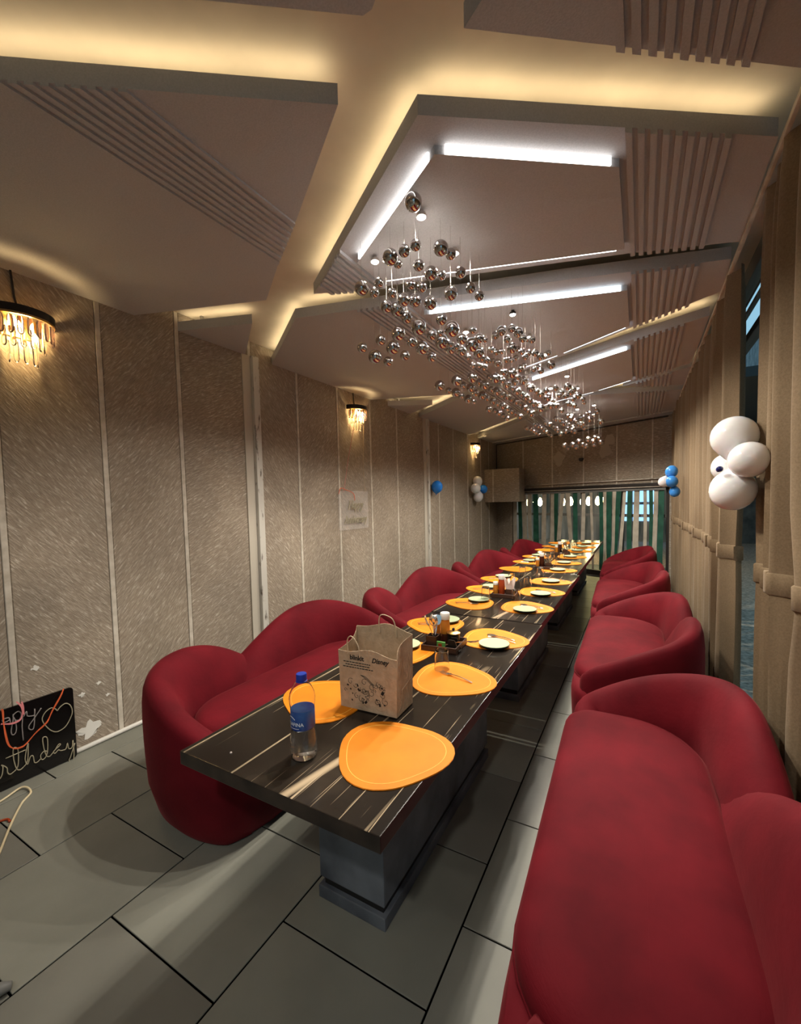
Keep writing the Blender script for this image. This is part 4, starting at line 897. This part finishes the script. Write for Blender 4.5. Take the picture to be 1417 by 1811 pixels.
# ================================================================ HANGING CHROME BALLS
BALLS = [(0,-0.855,1.692,2.84,0.075),(0,-0.992,1.859,2.76,0.057),(0,-0.933,1.862,2.77,0.053),(0,-1.066,1.852,2.75,0.077),(0,-1.066,1.928,2.752,0.044),(0,-0.965,1.956,2.73,0.055),
(0,-0.834,1.929,2.76,0.072),(0,-0.814,2.004,2.762,0.054),(0,-0.937,2.038,2.72,0.07),(0,-0.91,2.108,2.732,0.047),(0,-0.806,2.112,2.72,0.055),(0,-1.287,1.925,2.69,0.073),
(0,-1.257,2.001,2.69,0.052),(0,-1.19,1.945,2.7,0.047),(0,-1.178,2.057,2.69,0.052),(0,-1.06,2.051,2.7,0.048),(0,-1.022,2.103,2.7,0.054),(0,-0.908,2.227,2.69,0.074),
(0,-0.795,2.228,2.69,0.055),(0,-0.777,2.316,2.68,0.053),(0,-1.143,2.121,2.67,0.068),(0,-1.103,2.182,2.681,0.07),(0,-1.033,2.232,2.67,0.073),(0,-1.251,2.119,2.66,0.067),
(0,-1.228,2.202,2.671,0.082),(0,-1.222,2.282,2.672,0.067),(0,-1.177,2.219,2.617,0.062),(0,-1.038,2.395,2.64,0.067),(0,-1.195,2.405,2.63,0.094),(0,-1.336,2.399,2.62,0.09),
(0,-1.024,2.52,2.62,0.094),(0,-1.166,2.53,2.62,0.067),(0,-1.096,2.503,2.609,0.046),(0,-1.138,2.626,2.6,0.09),(0,-1.019,2.675,2.61,0.07),(0,-1.473,2.408,2.61,0.067),
(0,-1.445,2.516,2.59,0.092),(0,-1.304,2.519,2.6,0.067),(0,-1.297,2.657,2.6,0.088),(0,-1.632,2.429,2.6,0.069),(0,-1.624,2.576,2.58,0.095),(0,-1.587,2.69,2.57,0.069),
(0,-1.438,2.67,2.58,0.068),(0,-1.295,2.804,2.58,0.066),(0,-0.919,2.602,2.62,0.048),(0,-1.128,2.755,2.59,0.068),(0,-1.08,2.83,2.59,0.066),(0,-0.988,2.784,2.6,0.093),
(0,-0.989,2.921,2.59,0.077),(0,-1.069,2.704,2.579,0.041),(0,-1.072,2.616,2.569,0.039),(0,-1.077,2.947,2.58,0.042),(0,-0.92,2.73,2.61,0.062),(0,-0.903,2.798,2.62,0.04),
(0,-1.099,3.112,2.57,0.04),(0,-1.051,3.105,2.56,0.042),(0,-1.033,3.165,2.56,0.055),(0,-1,3.017,2.58,0.049),(1,-1,3.356,2.847,0.063),(1,-0.826,2.915,2.7,0.068),
(1,-0.744,2.866,2.68,0.052),(1,-0.716,2.928,2.67,0.068),(1,-0.797,2.951,2.65,0.05),(1,-0.672,2.862,2.6,0.051),(1,-0.81,3.614,2.86,0.046),(1,-0.649,3.024,2.64,0.05),
(1,-0.965,3.144,2.67,0.05),(1,-1.022,3.452,2.75,0.05),(1,-0.968,3.419,2.738,0.05),(1,-0.754,2.909,2.57,0.068),(1,-0.936,3.795,2.86,0.049),(1,-0.771,3.248,2.65,0.05),
(1,-0.789,3.56,2.73,0.05),(1,-0.649,3.127,2.58,0.05),(1,-0.741,3.229,2.6,0.05),(1,-0.626,3.188,2.57,0.051),(1,-0.774,4.139,2.86,0.049),(1,-0.718,4.02,2.85,0.05),
(1,-0.995,3.11,2.59,0.05),(1,-1.238,3.969,2.86,0.048),(1,-1.187,3.913,2.834,0.047),(1,-1.083,3.691,2.74,0.068),(1,-0.911,3.338,2.64,0.05),(1,-1.001,3.841,2.79,0.05),
(1,-0.976,3.903,2.822,0.051),(1,-0.885,3.173,2.5,0.05),(1,-0.947,3.645,2.62,0.09),(1,-0.939,3.894,2.72,0.068),(1,-0.95,4.089,2.8,0.05),(1,-0.79,3.742,2.65,0.05),
(1,-0.801,3.977,2.73,0.05),(1,-0.671,3.437,2.54,0.05),(1,-0.63,3.633,2.63,0.068),(1,-0.862,3.5,2.54,0.05),(1,-1.02,4.374,2.74,0.09),(1,-1.382,4.395,2.84,0.05),
(1,-1.085,3.641,2.6,0.09),(1,-0.974,3.457,2.52,0.05),(1,-1.169,4.287,2.71,0.09),(1,-1.041,4.113,2.67,0.068),(2,-1.261,3.549,2.61,0.092),(2,-1.381,3.493,2.59,0.095),
(2,-1.569,3.555,2.59,0.091),(2,-1.561,4.126,2.72,0.068),(2,-1.521,4.229,2.71,0.09),(2,-1.415,4.178,2.74,0.068),(2,-1.308,4.019,2.66,0.09),(2,-1.756,4.205,2.71,0.068),
(2,-1.616,4.055,2.64,0.09),(2,-1.39,3.631,2.49,0.05),(2,-1.668,4.545,2.68,0.09),(2,-1.285,3.649,2.43,0.05),(2,-1.443,4.151,2.63,0.068),(2,-1.471,4.44,2.67,0.09),
(2,-1.469,4.592,2.67,0.068),(2,-1.517,4.978,2.72,0.09),(2,-1.509,5.125,2.71,0.068),(2,-1.146,4.06,2.45,0.068),(2,-1.034,3.815,2.37,0.05),(2,-1.501,5.73,2.73,0.09),
(2,-1.421,5.613,2.67,0.068),(2,-1.16,4.783,2.47,0.068),(2,-1.368,4.441,2.72,0.068),(2,-1.29,4.367,2.67,0.09),(2,-1.079,3.797,2.49,0.05),(2,-1.375,5.051,2.77,0.09),
(2,-1.073,4.098,2.51,0.05),(2,-1.363,5.435,2.78,0.09),(2,-1.36,5.642,2.79,0.068),(2,-1.273,5.498,2.71,0.09),(2,-1.027,4.58,2.48,0.05),(2,-0.962,4.441,2.42,0.068),
(2,-1.231,4.762,2.78,0.068),(2,-0.96,3.863,2.52,0.068),(2,-0.99,4.16,2.56,0.05),(2,-0.944,4.125,2.52,0.067),(2,-0.922,4.198,2.5,0.05),(2,-0.946,4.456,2.52,0.068),
(2,-0.942,4.642,2.55,0.05),(2,-1.332,4.223,2.47,0.068),(2,-1.706,5.666,2.75,0.068),(2,-1.358,4.661,2.51,0.068),(2,-1.704,6.058,2.75,0.068),(2,-1.411,5.188,2.54,0.068),
(2,-0.946,4.212,2.65,0.05),(2,-0.807,3.713,2.49,0.068),(2,-0.806,3.937,2.51,0.05),(2,-0.829,4.222,2.55,0.068),(2,-0.736,3.996,2.52,0.05),(2,-0.954,5.27,2.74,0.09),
(2,-0.93,5.439,2.73,0.068),(2,-0.752,3.845,2.34,0.068),(2,-0.789,4.531,2.49,0.068),(2,-0.884,5.419,2.669,0.067),(2,-0.662,4.042,2.54,0.05),(2,-0.57,4.092,2.55,0.068),
(2,-0.7,4.581,2.62,0.068),(2,-0.58,4.055,2.46,0.05),(2,-0.551,4.151,2.509,0.051),(2,-0.702,4.476,2.57,0.05),(2,-0.54,4.267,2.56,0.052),(2,-0.553,4.686,2.59,0.068),
(2,-0.54,4.99,2.61,0.051),(2,-0.625,5.919,2.76,0.05),(2,-0.713,5.555,2.75,0.068),(2,-0.626,4.531,2.49,0.05),(2,-0.727,5.456,2.66,0.05),(2,-0.601,4.813,2.52,0.05),
(2,-0.682,4.49,2.42,0.05),(3,-0.498,5.995,2.68,0.05),(3,-0.538,6.704,2.77,0.068),(3,-0.618,7.121,2.8,0.068),(3,-0.676,6.908,2.8,0.067),(3,-0.537,5.653,2.5,0.068),
(3,-0.466,6.321,2.57,0.09),(3,-0.754,6.718,2.71,0.09),(3,-0.806,5.794,2.6,0.068),(3,-0.744,5.626,2.53,0.069),(3,-1.163,7.093,2.8,0.088),(3,-1.001,6.462,2.67,0.068),
(3,-0.976,6.595,2.64,0.09),(3,-0.903,6.491,2.59,0.068),(3,-0.943,7.344,2.67,0.09),(3,-0.849,6.102,2.49,0.068),(3,-0.905,7.393,2.78,0.09),(3,-0.767,6.562,2.6,0.068),
(3,-0.722,6.495,2.57,0.067),(3,-0.636,5.921,2.5,0.05),(3,-0.695,6.582,2.54,0.068),(3,-0.859,6.545,2.52,0.068),(3,-0.804,6.444,2.481,0.067),(3,-0.865,6.046,2.441,0.067),
(3,-1.179,6.328,2.63,0.068),(3,-1.009,5.694,2.5,0.068),(3,-1.32,7.764,2.8,0.068),(3,-1.059,6.422,2.55,0.068),(3,-0.916,5.726,2.41,0.05),(3,-1.053,6.836,2.52,0.068),
(3,-1.309,6.285,2.61,0.068),(3,-1.282,6.377,2.6,0.069),(3,-1.184,6.087,2.53,0.05),(3,-1.196,6.306,2.53,0.068),(3,-1.036,5.644,2.4,0.05),(3,-1.501,8.424,2.76,0.09),
(3,-1.15,6.646,2.48,0.05),(3,-1.407,6.189,2.56,0.068),(3,-1.361,6.249,2.55,0.068),(3,-1.184,5.599,2.42,0.05),(3,-1.294,6.275,2.5,0.068),(3,-1.528,7.601,2.66,0.068),
(3,-0.946,6.478,2.31,0.068),(3,-1.182,8.549,2.49,0.09),(3,-0.953,7.367,2.41,0.091),(3,-0.798,6.562,2.28,0.068),(3,-0.865,7.41,2.46,0.09),(3,-0.768,7.035,2.36,0.068),
(3,-0.679,6.624,2.29,0.068),(3,-0.693,7.09,2.44,0.09),(3,-0.587,6.635,2.35,0.068),(3,-0.612,7.065,2.35,0.068),(3,-0.631,7.525,2.52,0.09),(3,-0.549,7.093,2.44,0.068),
(3,-0.555,7.541,2.44,0.09),]
ball_me = MB().lathe([(max(.001, math.sin(PI*k/16)), -math.cos(PI*k/16)) for k in range(17)], 24).mesh('hanging_ball', M_chrome, True)
wire_me = MB().lathe([(1, 0), (1, 1)], 5).mesh('wire', M_wire)
def zc(x, y):
    if any(inside(x, y, q) for q in INNER.values()): return ZB-.034
    return ZB if any(inside(x, y, q) for q in PAN.values()) else ZS
CL = ('nearest hanging cluster', 'second hanging cluster', 'third hanging cluster', 'farthest hanging cluster')
def image_x(x, y, z):
    v = Vector((x, y, z-1.566)); return v.dot(r2)/v.dot(fwd)
def nth(k): return str(k)+('th' if 10 < k % 100 < 14 else {1: 'st', 2: 'nd', 3: 'rd'}.get(k % 10, 'th'))
size = lambda D: 'large' if D > .078 else 'medium' if D > .06 else 'small'
order = {}
for b in sorted(BALLS, key=lambda b: image_x(b[1], b[2], b[3])): order.setdefault((b[0], size(b[4])), []).append(b)
for b in BALLS:
    ci, x, y, z, D = b
    r = D/2; k = order[(ci, size(D))].index(b)+1
    o = put('hanging_ball', ball_me, None, (x, y, z)); o.scale = (r, r, r)
    if b is BALLS[0]: lab = 'highest chrome ball, nearest the camera, hanging alone under the bright ceiling panel'
    else: lab = '%s mirror chrome ball, %s of its size from the left in the %s' % (size(D), nth(k), CL[ci])
    tag(o, lab, 'hanging ball', 'mirror balls of the '+CL[ci])
    w = put('wire', wire_me, o); w.location = (0, 0, .99); w.scale = (.0005/r, .0005/r, (zc(x, y)-z)/r-.98)

# ---- downlights among the balls
SP = [(-.887, 1.835), (-.866, 2.186), (-1.266, 2.031), (-.797, 3.102), (-1.193, 3.223), (-.79, 3.60), (-.751, 4.103), (-.698, 4.956), (-1.097, 5.162), (-.941, 5.385), (-.67, 5.569), (-.60, 6.899), (-.847, 7.05), (-.977, 7.421)]
for i, (x, y) in enumerate(SP):
    z = zc(x, y)
    t = thing('downlight', 'small bright ceiling spotlight, %s from the camera among the hanging balls' % (ORD+['thirteenth', 'fourteenth'])[i], 'spotlight', (x, y, z), 0, 'spotlights among the hanging balls')
    obj('housing', MB().lathe([(.012, 0), (.012, -.012), (.022, -.014), (.024, -.030), (.0215, -.030), (.0205, -.018), (.001, -.018)], 16, cap=False), M_blackm if i in (3,) else M_steel, t, True, 40)
    obj('bulb', MB().lathe([(.0195, -.020), (.0205, -.030), (.014, -.036), (.001, -.038)], 14), M_spot, t, True)
    ld = bpy.data.lights.new('spot_light', 'SPOT'); ld.energy = SPOT_W; ld.color = SPOTC; ld.shadow_soft_size = .018; ld.spot_size = R(150); ld.spot_blend = .5
    lo = bpy.data.objects.new('spot_light', ld); C.objects.link(lo); lo.parent = t; lo.location = (0, 0, -.045)

# ---- unseen fill downlights, added behind the camera to brighten the foreground
for i, (x, y, zz) in enumerate(((-2.3, -.9, ZB), (-1.0, -1.5, ZB), (.1, -.9, ZB))):
    t = thing('fill_downlight', 'added round fill downlight behind the camera, %s one' % ('wall side', 'middle', 'curtain side')[i], 'light', (x, y, zz), 0, 'added fill downlights behind the camera')
    obj('trim_ring', MB().lathe([(.045, 0), (.060, -.002), (.062, -.008), (.046, -.010)], 24, cap=False), M_white, t, True)
    obj('diffuser', MB().lathe([(.046, -.004), (.030, -.007), (.001, -.008)], 24), M_spot, t, True)
    ld = bpy.data.lights.new('fill_light', 'SPOT'); ld.energy = FILL_W*(.3, .6, 1.8)[i]; ld.color = (1.0, .95, .88); ld.shadow_soft_size = .05; ld.spot_size = R(160); ld.spot_blend = .6
    lo = bpy.data.objects.new('fill_light', ld); C.objects.link(lo); lo.parent = t; lo.location = (0, 0, -.07)
